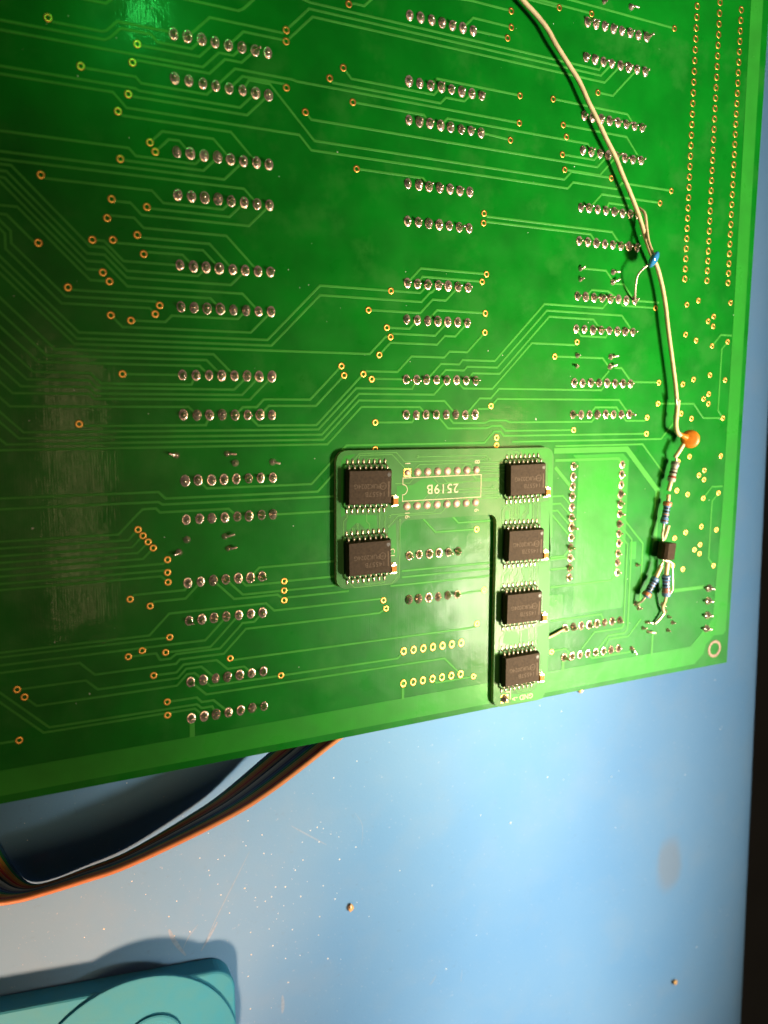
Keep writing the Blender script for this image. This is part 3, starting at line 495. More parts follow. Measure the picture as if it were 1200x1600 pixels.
ADAPTER_TRACES=[[0.2,[[35.29,78.03],[36.62,76.69],[45.33,76.69],[47.39,78.75],[68.03,78.75]]],[0.2,[[36.29,78.05],[36.63,77.09],[44.32,77.09],[47.96,80.73]]],[0.2,[[38.31,78.31],[38.54,77.84],[41.38,77.84],[41.49,78.39]]],[0.2,[[50.66,77.76],[68.37,77.76],[69.36,78.76]]],[0.2,[[45.12,83.47],[48.61,83.47],[49.65,82.43],[49.65,80.76],[50.95,79.46],[72.26,79.46],[73.17,78.88]]],[0.2,[[53.55,81.41],[56.05,83.91],[62.37,83.91]]],[0.2,[[56.07,81.44],[58.32,83.69],[71.43,83.69],[72.72,84.98],[72.71,85.68]]],[0.2,[[61.74,80.84],[62.83,79.75],[64.44,79.75],[64.97,80.75],[64.97,82.12],[65.99,83.14],[72.46,83.14],[73.65,84.33]]],[0.2,[[66.28,81.24],[73.78,81.24]]],[0.2,[[66.9,80.36],[73.75,80.36]]],[0.2,[[67.22,82.36],[67.72,81.98],[73.8,81.98]]],[0.2,[[63.82,81.26],[65.97,83.42],[71.98,83.42]]],[0.2,[[50.96,88.5],[53.36,86.1]]],[0.2,[[53.69,88.64],[56.31,86.02],[63.44,86.02],[71.65,86.02]]],[0.2,[[54.66,85.34],[60.63,85.34],[70.44,85.34]]],[0.2,[[62.45,87.5],[63.21,87.04],[71.82,87.04],[72.5,87.47]]],[0.2,[[62.45,87.72],[71.71,87.72]]],[0.2,[[43.78,90.6],[44.24,90.2],[54.77,90.2],[55.95,89.03]]],[0.2,[[43.63,92.77],[45.83,90.57],[56.72,90.57],[58.11,89.18]]],[0.2,[[46.37,91.59],[46.37,99.74]]],[0.2,[[46.35,91.55],[46.35,103.69],[44.39,105.65],[35.44,105.65],[34.17,104.38]]],[0.2,[[37.59,104.39],[38.13,105.15],[42.64,105.15],[42.73,104.19]]],[0.2,[[41.27,103.9],[41.27,105.15]]],[0.2,[[33.7,89.46],[33.75,90.15],[32.85,91.04],[32.85,103.15]]],[0.2,[[41.37,89.55],[41.37,93.81]]],[0.2,[[42.64,89.46],[42.64,93.89]]],[0.2,[[38.25,89.38],[38.25,91.33],[38.97,92.02],[38.97,93.33]]],[0.2,[[36.18,92.01],[36.18,93.32]]],[0.2,[[35.09,92.84],[34.57,93.69]]],[0.2,[[74.65,89.34],[73.15,90.85],[73.15,95.93]]],[0.2,[[74.77,89.42],[75.8,90.45],[75.8,93.24]]],[0.2,[[77.81,88.77],[77.81,93.55]]],[0.2,[[80.16,88.89],[80.16,91.14],[78.81,92.49],[78.81,93.6]]],[0.2,[[82.09,89.17],[82.09,93.8]]],[0.2,[[83.38,89.23],[83.38,93.87]]],[0.2,[[76.87,88.73],[76.87,91.96]]],[0.2,[[74.41,77.16],[76.95,77.16],[77.97,78.17],[77.97,79.53]]],[0.2,[[74.43,77.69],[76.21,77.69],[76.69,78.37],[76.73,79.49]]],[0.2,[[68.09,87.59],[72.95,87.59]]],[0.2,[[75.17,104.5],[75.06,105.06],[73.43,106.68],[73.43,110.34]]],[0.2,[[76.7,103.85],[76.7,105.49],[75.79,106.4],[75.79,108.44]]],[0.2,[[78.24,103.78],[78.24,106.15],[77.22,107.18],[77.22,108.57]]],[0.2,[[79.32,103.87],[79.32,105.83],[79.77,106.84],[79.77,108.61]]],[0.2,[[82.31,104.31],[82.31,108.85]]],[0.2,[[83.55,104.41],[83.55,108.97]]],[0.2,[[81.42,104.23],[81.42,108.58]]],[0.2,[[74.62,119.46],[74.63,120.63],[73.38,121.88],[73.38,125.23]]],[0.2,[[79.33,119.59],[79.33,121.61],[79.33,124.05]]],[0.2,[[82.24,119.95],[82.24,124.4]]],[0.2,[[83.67,120.12],[83.67,124.59]]],[0.2,[[78.63,135.2],[79.07,136.01],[82.99,136.01],[82.97,135.51]]],[0.2,[[75.49,134.19],[75.49,136.29]]],[0.2,[[73.69,127.17],[73.69,134.1]]],[0.2,[[73.08,95.35],[73.22,96.31]]]]
ADAPTER_POURS=[[[32.31,90.16],[32.32,78.45],[33.08,77.16],[35.62,76.82],[34.63,77.71],[33.52,77.98],[33.3,80.0],[33.3,87.13],[33.3,89.6]],[[34.19,89.75],[40.65,90.11],[40.89,93.06],[37.8,92.87],[36.66,91.65],[35.76,91.6],[34.42,92.76],[33.64,93.02],[33.64,91.47]],[[43.57,93.23],[45.32,92.06],[45.7,99.68],[44.44,99.59],[44.29,95.51],[43.47,95.03]],[[45.52,83.94],[49.31,83.98],[51.93,82.7],[53.88,82.66],[55.99,84.13],[53.69,86.08],[51.52,87.77],[45.55,87.41]],[[77.53,76.56],[85.84,76.65],[87.17,77.47],[87.47,81.89],[88.04,98.26],[84.81,98.05],[84.12,89.46],[86.35,89.08],[87.02,88.24],[86.07,85.31],[85.86,80.12],[84.28,78.74],[83.79,78.16],[78.72,77.95]],[[86.78,90.95],[87.86,111.36],[84.61,111.04],[84.12,104.66],[87.2,103.93],[87.59,101.78],[85.84,100.08],[85.43,95.74],[84.9,94.35],[84.36,92.57]],[[87.59,107.74],[88.17,127.6],[84.69,125.51],[84.37,120.22],[87.35,119.56],[87.64,117.77],[86.0,115.98],[85.57,111.13],[84.56,109.84]],[[87.65,121.31],[88.01,135.2],[86.67,138.77],[77.31,138.51],[76.83,135.97],[78.67,136.26],[83.22,136.61],[85.05,135.11],[87.35,134.57],[86.15,131.01],[85.78,127.06],[84.68,125.51],[84.51,121.28]],[[78.68,89.77],[79.6,90.01],[79.64,90.96],[78.54,92.44],[78.57,93.2],[78.22,93.18],[78.11,89.93]],[[80.75,89.68],[81.56,89.72],[81.7,93.38],[80.18,93.3],[80.15,92.33],[80.83,91.99]],[[73.96,91.23],[74.62,90.7],[75.09,91.29],[75.14,92.82],[74.01,92.85]],[[74.17,90.87],[74.96,90.91],[75.02,92.62],[74.12,92.95],[73.98,91.99]],[[79.69,105.47],[81.31,105.02],[81.43,108.37],[80.25,108.06],[79.97,106.86]],[[75.76,105.13],[75.58,106.47],[74.71,107.94],[74.02,107.69],[74.43,106.37]],[[75.33,120.14],[78.35,120.5],[79.09,121.58],[78.92,123.36],[78.0,123.84],[74.5,123.2],[74.47,122.01]],[[79.75,120.47],[81.63,120.29],[81.77,123.92],[80.1,123.51]]]
ADAPTER_VIAS=[[50.62,77.72],[43.78,90.6],[43.56,92.7],[46.33,91.59],[68.11,78.69],[69.34,78.78],[72.71,85.68],[71.65,85.98],[70.44,85.25],[72.5,87.47],[71.71,87.77],[76.93,92.06],[36.14,91.98],[35.09,92.84],[77.04,92.16]]


# ---------------------------------------------------------------- the bench and what lies below
DESK = -25.0
def build_bench():
    # vinyl mat with a rolled right-hand edge
    bm = bmesh.new()
    def edge_u(v): return 208.5 + (v - 122.5) * 0.035
    prof = [(-25, 0.0), (-20, -0.4), (-15.5, -1.3), (-11.5, -2.7), (-8, -4.6), (-5, -7.0), (-2.6, -10), (-1, -13.5), (0, -18), (0, -40)]
    prev = None
    for v in (-260, -60, 60, 150, 240, 330, 620):
        row = [bm.verts.new(W(-500, v, DESK))] + [bm.verts.new(W(edge_u(v) + a, v, DESK + b)) for a, b in prof]
        if prev:
            for i in range(len(row) - 1):
                bm.faces.new((prev[i], prev[i + 1], row[i + 1], row[i]))
        prev = row
    o = obj("bench_mat", bm, M_MAT, smooth=True)
    tag(o, kind="structure")
    bm = bmesh.new()
    box(bm, -800, 1400, -800, 1200, -300, -290)
    tag(obj("floor", bm, M_DARK), kind="structure")
build_bench()

# ---------------------------------------------------------------- the large circuit board
main = thing("circuit_board", "large green circuit board, solder side up, with rows of soldered pins", "circuit board")
OUTER = [(-60, -60), (152.3, -60), (152.3, 138.9), (98.3, 139.1), (27.9, 139.9), (-60, 140.2)]
CONN = []
for (u0, v0, u1, v1, n) in ((127.35, -32.9, 128.17, 34.24, 28), (134.93, -32.8, 135.92, 34.15, 28), (142.4, -32.6, 143.59, 34.2, 28)):
    for i in range(n):
        t = i / (n - 1)
        CONN.append((u0 + (u1 - u0) * t, v0 + (v1 - v0) * t))
MOUNT = (147.0, 134.2)
hl = [(u, v, .37) for u, v in VIAS] + [(u, v, .52) for u, v in CONN] + [(u, v, .5) for u, v in HOLES] + [(*MOUNT, 1.75)]
board_slab("substrate", OUTER, hl, -1.6, 0.0, M_MASK, main)

for i, (w, P) in enumerate(TRACES):
    obj("trace", trace_mesh(P, w, -0.01, 0.060 + 0.012 * random.random()), M_TRACE, main)

def pour(P, h1=0.045):
    bm = bmesh.new()
    poly_slab(bm, P, -0.01, h1)
    return obj("copper_pour", bm, M_POUR, main)
pour([(-60, 133.75), (0, 133.5), (74.6, 132.75), (137.6, 132.3), (143.6, 127.2), (145.6, 125.2), (146.6, 95), (146.4, 44), (145.4, -60), (149.7, -60), (150.7, 44), (151.0, 95), (151.0, 129.4),
      (150.0, 130.4), (146.5, 130.2), (143.6, 132.4), (142.8, 135.0), (139.6, 137.6), (74, 138.1), (0, 138.5), (-60, 138.6)])
pour([(94.5, 78.5), (110.4, 78.4), (112.4, 80.2), (112.4, 118.5), (96.3, 118.6), (96.3, 80.3)], 0.02)
pour([(88.8, 113.0), (93.0, 113.2), (93.0, 119.2), (88.8, 119.3)], 0.02)
pour([(114.0, 101.4), (116.2, 101.4), (116.2, 106.0), (114.0, 106.0)], 0.02)

# vias, plated holes
def ring_mesh(name, r0, r1, ey, h, depth):
    return lathe([(r0 - .02, -depth), (r0 - .02, h * .7), (r0 + .05, h), (r1 - .05, h), (r1, h * .5), (r1, -.01)], 16, 1, 1, cap=False)
def plated(name, r0, r1, ey=1.0):
    bm = bmesh.new()
    seg = 18
    def lp(r, h, e): return ring(bm, [Vector((r * math.cos(2 * PI * k / seg), r * e * math.sin(2 * PI * k / seg), h)) * MM for k in range(seg)])
    a = lp(r0 - .03, -1.62, 1); b = lp(r0 - .03, .05, 1); c = lp(r0 + .04, .085, 1); d = lp(r1 - .06, .085, ey); e = lp(r1, .04, ey); f = lp(r1, -.01, ey)
    for x, y in ((a, b), (b, c), (c, d), (d, e), (e, f)):
        bridge(bm, x, y)
    me = bpy.data.meshes.new(name)
    bmesh.ops.recalc_face_normals(bm, faces=bm.faces)
    bm.faces.ensure_lookup_table()
    for fc in bm.faces:
        z = sum(v.co.z for v in fc.verts) / len(fc.verts)
        fc.material_index = 1 if z < -.2 * MM else 0
    bm.to_mesh(me); bm.free()
    for p in me.polygons: p.use_smooth = True
    me.materials.append(M_GOLD); me.materials.append(M_BARREL)
    return me
ME_VIA = plated("via", .37, .74)
ME_CONN = plated("plated_hole", .52, .86)
ME_OVAL = plated("plated_pad", .5, .80, 1.28)
ME_MOUNT = plated("mounting_ring", 1.75, 2.55)
def put(name, me, u, v, h, parent, rot=0.0, s=(1, 1, 1)):
    o = bpy.data.objects.new(name, me)
    COL.objects.link(o)
    o.location = W(u, v, h); o.rotation_euler = (0, 0, rot); o.scale = s
    o.parent = parent
    return o
for k, (u, v) in enumerate(VIAS):
    put("via", ME_VIA, u, v, 0.003, main, random.random() * .3, (1, 1, 1))
for u, v in CONN:
    put("plated_hole", ME_CONN, u, v, 0.003, main)
for u, v in HOLES:
    put("plated_pad", ME_OVAL, u, v, 0.003, main)
ME_MOUNT.materials[0] = mat("dull_ring_plating", (0.20, 0.13, 0.085), rough=0.6, metal=0.3, var=0.4, vscale=1.5, bump=0.6)
put("mounting_ring", ME_MOUNT, MOUNT[0], MOUNT[1], 0.004, main)

# soldered pins
def joint_mesh(seed):
    r = random.Random(seed)
    bm = bmesh.new()
    seg = 14
    tall = r.uniform(.6, 1.3)
    lean = (r.uniform(-.22, .22), r.uniform(-.22, .22))
    fat = r.choice((0.0, 0.0, .06, .14))
    pin = r.uniform(.05, .55)
    prof = [(.90, -.01), (.89, .06), (.82, .11), (.74, .10), (.58 + fat, .20 + fat), (.42 + fat, .42 * tall + fat), (.33 + fat * .6, .66 * tall + fat * .6), (.29, .78 * tall), (.27, .80 * tall + pin), (.20, .80 * tall + pin + .09)]
    prev = None
    for i, (rr, z) in enumerate(prof):
        e = 1.26 if rr > .6 else 1.0 + (rr - .2) * .5
        jit = .11 if 3 < i < 7 else .03
        cur = ring(bm, [Vector(((rr * (1 + r.uniform(-jit, jit))) * math.cos(2 * PI * k / seg) + lean[0] * z, (rr * e * (1 + r.uniform(-jit, jit))) * math.sin(2 * PI * k / seg) + lean[1] * z, z)) * MM for k in range(seg)])
        if prev: bridge(bm, prev, cur)
        prev = cur
    top = bm.faces.new(prev)
    bmesh.ops.recalc_face_normals(bm, faces=bm.faces)
    me = bpy.data.meshes.new("solder_joint")
    bm.to_mesh(me); bm.free()
    for p in me.polygons: p.use_smooth = True
    me.materials.append(M_SOLDER)
    return me
JOINTS = [joint_mesh(i) for i in range(18)]
rest = PINS[300:]
for u, v in PINS[:300]:
    s = random.uniform(.93, 1.08)
    put("solder_joint", random.choice(JOINTS), u + random.uniform(-.06, .06), v + random.uniform(-.06, .06), 0.004, main, random.choice((0, PI)) + random.uniform(-.12, .12), (s, s, random.uniform(.95, 1.5)))
bm = bmesh.new()
for u, v in rest:
    n0 = len(bm.verts)
    bm.from_mesh(random.choice(JOINTS))
    bm.verts.ensure_lookup_table()
    for vt in bm.verts[n0:]:
        vt.co += W(u, v, .004)
o = obj("solder_joints", bm, M_SOLDER, main, True); tag(o, kind="stuff")

# clipped component leads bent over and soldered
def lead_blob(u, v, du, dv, r=.75, L=1.4, bright=True):
    bm = lathe([(r, -.01), (r * .95, .12), (r * .75, .35), (r * .45, .6), (.2, .75), (0, .8)], 12)
    bmesh.ops.transform(bm, matrix=Matrix.Translation(W(u, v, 0.004)), verts=bm.verts)
    tube(bm, spline([W(u, v, .2), W(u + du * .25, v + dv * .25, .75), W(u + du, v + dv, .95)], 4), .26, 8)
    return obj("clipped_lead", bm, M_SOLDER2 if bright else M_SOLDER, main, True)
for (u, v, du, dv, r, br) in ((94.6, 34.3, .6, -.5, .6, 1), (94.7, 36.7, .4, -.3, .6, 0), (104.6, 34.3, 1.4, 0, .75, 1), (104.6, 36.7, 1.5, -.8, .75, 1), (94.6, 54.5, .2, -.2, .7, 1), (94.6, 57.0, -.8, 0, .6, 0),
                              (105.0, 54.5, 1.7, -.2, .8, 1), (104.9, 56.9, 1.5, -.5, .8, 1), (98.5, -25.5, .3, .2, .6, 0), (106.6, -26.0, 1.6, .2, .8, 1), (-1.6, 76.3, -1.6, -.4, .7, 0), (8.4, 76.2, 1.6, .1, .65, 0),
                              (10.0, 78.1, -.3, 0, .75, 1), (17.8, 78.1, 1.3, .3, .75, 1), (0, 92.9, .1, 0, .75, 1), (-1.6, 95.3, -1.2, .3, .75, 0), (7.6, 92.8, 1.8, -.5, .65, 1), (8.2, 95.3, 1.6, -.3, .6, 0),
                              (116.8, 107.6, .2, -.2, .6, 0), (117.1, 118.0, .5, 1.0, .8, 0), (118.0, 119.4, .5, -.2, .6, 0), (121.0, 123.5, 1.6, .1, .5, 0), (119.9, 125.0, .5, -.2, .55, 1), (121.8, 126.2, 1.9, .3, .55, 1), (126.4, 119.2, .4, .5, .75, 0),
                              (127.4, 121.0, -.6, .2, .6, 1), (128.9, 122.9, .2, .1, .5, 1), (130.5, 124.7, .2, -.2, .65, 1), (128.8, 126.6, .2, .2, .6, 1), (116.2, 130.0, 1.2, 1.7, .65, 0), (127.4, 69.3, .2, .2, .75, 0)):
    lead_blob(u, v, du, dv, r, 1.4, br)
# four large connector joints at the near right corner
for v in (116.4, 120.0, 124.1, 127.9):
    bm = lathe([(1.25, -.01), (1.2, .15), (.9, .45), (.6, .75), (.35, 1.3), (0, 1.4)], 14, 1.05, .9)
    bmesh.ops.transform(bm, matrix=Matrix.Translation(W(143.4, v, .004)), verts=bm.verts)
    for du, dv in ((-1.9, -.3), (1.9, .35), (.1, -.7)):
        tube(bm, [W(143.4 + du * .3, v + dv * .3, .35), W(143.4 + du * .75, v + dv * .75, .5), W(143.4 + du, v + dv, .35)], [.5, .42, .2], 8)
    obj("connector_joint", bm, M_SOLDER2, main, True)
# lone wire stub lying beside the adapter
bm = bmesh.new()
tube(bm, spline([W(88.0, 123.6, .7), W(90.5, 122.9, .6), W(92.2, 122.3, .55), W(94.0, 121.9, .4)], 4), .34, 8)
obj("wire_stub", bm, M_WIRE, main, True)

# ---------------------------------------------------------------- adapter board soldered on top
HA, HB = 1.35, 0.14
adp = thing("adapter_board", "small hook-shaped green adapter board marked 2519B carrying six black chips", "adapter board")
def arc(cx, cy, r, a0, a1, n=6):
    return [(cx + r * math.cos(math.radians(a0 + (a1 - a0) * i / n)), cy + r * math.sin(math.radians(a0 + (a1 - a0) * i / n))) for i in range(n + 1)]
ADP = (arc(33.5, 78.4, 2.4, 180, 270) + arc(84.9, 78.8, 2.5, 270, 360) + arc(84.9, 136.4, 2.5, 0, 90) + arc(74.4, 136.4, 2.5, 90, 180)
       + [(71.6, 97)] + arc(69.6, 93.5, 1.9, 0, -90) + arc(48.3, 93.6, 2.0, 270, 180) + arc(44.2, 103.5, 2.2, 0, 90) + arc(33.4, 103.4, 2.3, 90, 180))
ADP = [(u + .18, v + .03) for u, v in ADP]
APAD = [(48.07 + i * 2.54, v) for v in (81.15, 88.57) for i in range(8)]
ahl = [(u, v, .16) for u, v in ADAPTER_VIAS]
sub = board_slab("substrate", ADP, ahl, HB, HA, M_AMASK, adp, seg=8)
sub.data.materials.append(M_EDGE)
for p in sub.data.polygons:
    if abs(p.normal.z) < .5: p.material_index = 1
for w, P in ADAPTER_TRACES:
    obj("trace", trace_mesh(P, w, HA - .01, HA + .035 + .01 * random.random()), M_ATRACE, adp)
for k, P in enumerate(ADAPTER_POURS):
    bm = bmesh.new()
    poly_slab(bm, P, HA - .01, HA + .014 + .0016 * k)
    obj("copper_pour", bm, M_APOUR, adp)
bm = lathe([(.15, -.3), (.15, .04), (.19, .055), (.32, .055), (.34, .03), (.34, -.01)], 12, cap=False)
me = bpy.data.meshes.new("via"); bmesh.ops.recalc_face_normals(bm, faces=bm.faces); bm.to_mesh(me); bm.free(); me.materials.append(M_ATRACE)
for u, v in ADAPTER_VIAS:
    put("via", me, u, v, HA + .004, adp)
# sixteen soldered pads joining it to the board below
bm = lathe([(.92, -.01), (.91, .05), (.80, .10), (.70, .20), (.45, .30), (.2, .33), (0, .34)], 16)
for vt in bm.verts: vt.co.x += random.uniform(-.02, .02) * MM
me_pad = bpy.data.meshes.new("solder_pad"); bmesh.ops.recalc_face_normals(bm, faces=bm.faces); bm.to_mesh(me_pad); bm.free()
me_pad.materials.append(mat("matt_solder", (0.42, 0.30, 0.245), rough=0.5, metal=0.35, var=0.3, vscale=2.5, bump=0.8, bscale=2.0))
for p in me_pad.polygons: p.use_smooth = True
for k, (u, v) in enumerate(APAD):
    if k == 0:
        bm = bmesh.new(); box(bm, u - .85, u + .85, v - .9, v + .9, HA, HA + .09, .05)
        obj("square_pad", bm, M_GOLD, adp)
    put("solder_pad", me_pad, u, v, HA + (.08 if k == 0 else .006), adp, random.random() * 6, (.82 if k == 0 else 1,) * 2 + (random.uniform(.8, 1.3),))
# pins joining the two boards under the pads
bm = bmesh.new()
for u, v in APAD:
    box(bm, u - .3, u + .3, v - .3, v + .3, .001, HB)
obj("header_pins", bm, M_TIN, adp)
# printed outline and lettering
bm = bmesh.new()
OUT = [(46.8, 83.72), (46.8, 82.3), (67.0, 82.2), (67.0, 87.35), (46.75, 87.4), (46.75, 86.0)]
OUT = [(u + .18, v) for u, v in OUT]
notch = arc(.18 + 46.78, 84.86, 1.14, 90, -90, 10)
def stroke_mesh(P, w, h):
    bmx = trace_mesh(P, w, h - .02, h + .03)
    return bmx
obj("printed_outline", stroke_mesh(OUT + notch, .17, HA + .03), M_SILK, adp)
HT = HA + .075
text("lettering", "2519B", 56.9, 84.95, HT, 2.95, PI, M_SILK, adp, .01, 1.12, bold=.02)
text("lettering", "1", 48.0, 79.15, HT, 1.9, PI / 2, M_SILK, adp, .01)
text("lettering", "8", 65.9, 79.25, HT, 1.9, PI / 2, M_SILK, adp, .01)
text("lettering", "9", 66.0, 90.4, HT, 1.7, PI / 2, M_SILK, adp, .01)
text("lettering", "16", 47.9, 90.5, HT, 1.7, -PI / 2, M_SILK, adp, .01)
text("lettering", "C1", 44.3, 98.7, HT, 1.7, -PI / 2, M_SILK, adp, .01)
text("lettering", "GND ->", 80.4, 137.35, HT, 1.75, PI, M_SILK, adp, .01, 1.05, bold=.02)
# ground wire pad in the corner
bm = bmesh.new(); box(bm, 74.25, 76.35, 135.95, 138.05, HA, HA + .06, .03)
obj("ground_pad", bm, M_GOLD, adp)
bm = lathe([(1.02, -.01), (1.0, .12), (.85, .35), (.5, .75), (.35, 1.1), (0, 1.2)], 14)
bmesh.ops.transform(bm, matrix=Matrix.Translation(W(75.28, 137.0, HA + .05)), verts=bm.verts)
obj("ground_joint", bm, M_SOLDER, adp, True)
obj("printed_bracket", trace_mesh([(77.0, 137.4), (77.0, 135.4), (75.8, 135.4)], .2, HA, HA + .05), M_SILK, adp)

# wide-body chips
CH0 = HA + .12
def lead_me():
    bm = bmesh.new()
    prof = [(-.0, 1.15), (-.42, 1.15), (-.72, 1.05), (-.85, .75), (-.93, .32), (-1.05, .12), (-1.25, .05), (-1.75, .05)]
    th = .13
    rows_ = []
    for i, (y, z) in enumerate(prof):
        a = prof[max(i - 1, 0)]; b = prof[min(i + 1, len(prof) - 1)]
        d = Vector((b[0] - a[0], b[1] - a[1])).normalized()
        n = Vector((d.y, -d.x)) * th
        hw = .21
        rows_.append([bm.verts.new(Vector((x, y + s * n.x, z + s * n.y)) * MM) for x, s in ((-hw, -1), (hw, -1), (hw, 1), (-hw, 1))])
    for a, b in zip(rows_, rows_[1:]): bridge(bm, a, b)
    bm.faces.new(rows_[0]); bm.faces.new(rows_[-1])
    # solder fillet at the foot
    n0 = len(bm.verts)
    bmesh.ops.create_icosphere(bm, subdivisions=2, radius=.42 * MM, matrix=Matrix.Translation(Vector((0, -1.55, .02)) * MM) @ Matrix.Diagonal((.72, 1.6, .42, 1)))
    bmesh.ops.recalc_face_normals(bm, faces=bm.faces)
    me = bpy.data.meshes.new("lead"); bm.to_mesh(me); bm.free()
    for p in me.polygons: p.use_smooth = True
    me.materials.append(M_SOLDER2)
    return me
ME_LEAD = lead_me()
def chip(u, v, label):
    bm = bmesh.new()
    # body drawn in above and below the parting line
    L, D, H = 10.3, 7.5, 2.35
    rings = []
    for ins, z in ((.28, .1), (0, .95), (0, 1.2), (.24, H - .06), (.30, H)):
        rings.append(ring(bm, [W(u + x * (L / 2 - ins), v + y * (D / 2 - ins), CH0 + z) for x, y in ((-1, -1), (1, -1), (1, 1), (-1, 1))]))
    for a, b in zip(rings, rings[1:]): bridge(bm, a, b)
    bm.faces.new(rings[0]); bm.faces.new(rings[-1])
    c = obj("chip", bm, M_CHIP, adp)
    c["label"] = label
    for i in range(8):
        x = (i - 3.5) * 1.27
        put("lead", ME_LEAD, u + x, v + D / 2 - .05, CH0 - .1, c, 0, (1, 1, 1))
        put("lead", ME_LEAD, u + x, v - D / 2 + .05, CH0 - .1, c, PI, (1, 1, 1))
    top = CH0 + H
    bm = bmesh.new()
    bmesh.ops.create_circle(bm, cap_ends=True, segments=16, radius=.42 * MM)
    bmesh.ops.translate(bm, verts=bm.verts, vec=W(u + 4.35, v - 2.6, top + .004))
    dm = obj("pin_mark", bm, M_DOT, c)
    text("marking", "14557B", u + 1.15, v + 1.45, top + .006, 1.45, PI, M_MARK, c, .003, 1.1)
    text("marking", "ON", u + 2.95, v - .2, top + .006, .78, PI, M_MARK, c, .003, 1.0)
    text("marking", "PUK2024G", u - .75, v - .25, top + .006, 1.35, PI, M_MARK, c, .003, 1.0)
    bm = bmesh.new(); box(bm, u + 4.1, u + 4.45, v - 1.2, v + 2.1, top - .01, top + .008)
    obj("marking_bar", bm, M_MARK, c)
    bm = bmesh.new()
    a = [ring(bm, [W(u + 2.95 + r * math.cos(2 * PI * k / 20), v - .2 + r * math.sin(2 * PI * k / 20), top + .008) for k in range(20)]) for r in (.78, .64)]
    bridge(bm, *a)
    obj("marking_ring", bm, M_MARK, c)
    ctr = W(u, v, CH0)
    c.matrix_world = Matrix.Translation(ctr) @ Matrix.Rotation(math.radians(random.uniform(-1.1, 1.1)), 4, "Z") @ Matrix.Rotation(math.radians(random.uniform(-.5, .5)), 4, "Y") @ Matrix.Translation(-ctr)
    return c
M_DOT = mat("moulded_dimple", (0.010, 0.008, 0.007), rough=0.4, spec=0.25)
CU, CV = (38.08, 78.63), (83.75, 98.95, 114.2, 129.45)
chip(CU[0], CV[0], "chip in the upper left corner of the adapter board")
chip(CU[0], CV[1], "chip at the lower end of the short left arm")
chip(CU[1], 83.55, "chip in the upper right corner of the adapter board")
chip(CU[1], CV[1] + .1, "second chip down the long right arm")
chip(CU[1], CV[2], "third chip down the long right arm")
chip(CU[1], CV[3], "lowest chip on the long right arm beside GND lettering")
def smd(u, v):
    bm = bmesh.new(); box(bm, u - .6, u + .6, v - .70, v + .70, HA + .08, HA + 1.1, .06)
    c = obj("chip_capacitor", bm, M_CERAM, adp)
    for s in (-1, 1):
        bm = bmesh.new(); box(bm, u - .63, u + .63, v + s * .86 - .17, v + s * .86 + .17, HA + .06, HA + 1.13, .08)
        obj("end_cap", bm, M_SOLDER2, c)
        bm = bmesh.new(); box(bm, u - .8, u + .8, v + s * 1.13 - .25, v + s * 1.13 + .25, HA + .01, HA + .25, 0, .16)
        obj("solder_fillet", bm, M_SOLDER2, c)
for u, v in ((44.6, 87.2), (44.35, 102.1), (85.4, 87.0), (85.4, 102.3), (85.6, 117.8), (85.4, 133.0)):
    smd(u + .18, v)

# ---------------------------------------------------------------- hand-soldered parts
wire = thing("jumper_wire", "long cream insulated jumper wire curving down across the board", "wire")
WP = [(62, -34, 4), (69.2, -26, 3), (73.3, -21.1, 2.2), (78.1, -17.9, 2.2), (81.2, -15.6, 2.2), (83.5, -13.0, 2.2), (86.7, -9.9, 2.2), (90.5, -6.2, 2.2), (93.4, -2.2, 2.2), (95.9, 0.9, 2.2), (99.0, 5.0, 2.2), (101.6, 8.2, 2.2), (104.2, 12.2, 2.2), (106.7, 15.9, 2.2),
      (109.7, 20.7, 2.2), (113.2, 27.5, 2.2), (115.0, 30.4, 2.2), (116.7, 32.9, 2.2), (118.6, 37.4, 2.2), (120.0, 42.0, 2.2), (121.1, 47.0, 2.2), (123.0, 54.5, 2.2), (124.6, 60.9, 2.2), (125.5, 65.6, 2.2)]
tube_obj("insulation", WP, .53, M_WIRE, wire, 12, 4)
tube_obj("bare_end", [(124.5, 64.4, 2.8), (125.0, 66.6, 2.7), (125.3, 68.5, 2.3)], .3, M_TIN, wire, 8, 4)

bc = thing("disc_capacitor", "small glossy blue disc capacitor straddling the cream wire", "capacitor")
bm = bmesh.new()
bmesh.ops.create_uvsphere(bm, u_segments=24, v_segments=12, radius=1.0 * MM)
R = Matrix.Rotation(math.radians(-35), 4, 'Z') @ Matrix.Rotation(math.radians(52), 4, 'Y')
bmesh.ops.transform(bm, matrix=Matrix.Translation(W(112.9, 31.35, 4.7)) @ R @ Matrix.Diagonal((1.95, 2.1, 1.0, 1)), verts=bm.verts)
obj("disc", bm, M_BLUECAP, bc, True)
tube_obj("lead", [(111.2, 18.7, .5), (111.9, 20.3, 2.0), (112.2, 23.8, 2.6), (112.2, 26.9, 3.4), (112.4, 29.2, 4.4), (112.5, 30.2, 4.8)], .36, M_WIRE, bc, 8, 5)
tube_obj("lead", [(112.3, 32.2, 4.2), (110.6, 33.6, 3.7), (109.3, 35.3, 3.3), (109.5, 37.9, 2.6), (110.5, 39.9, 1.6), (111.4, 40.6, .5)], .25, M_TIN, bc, 8, 5)

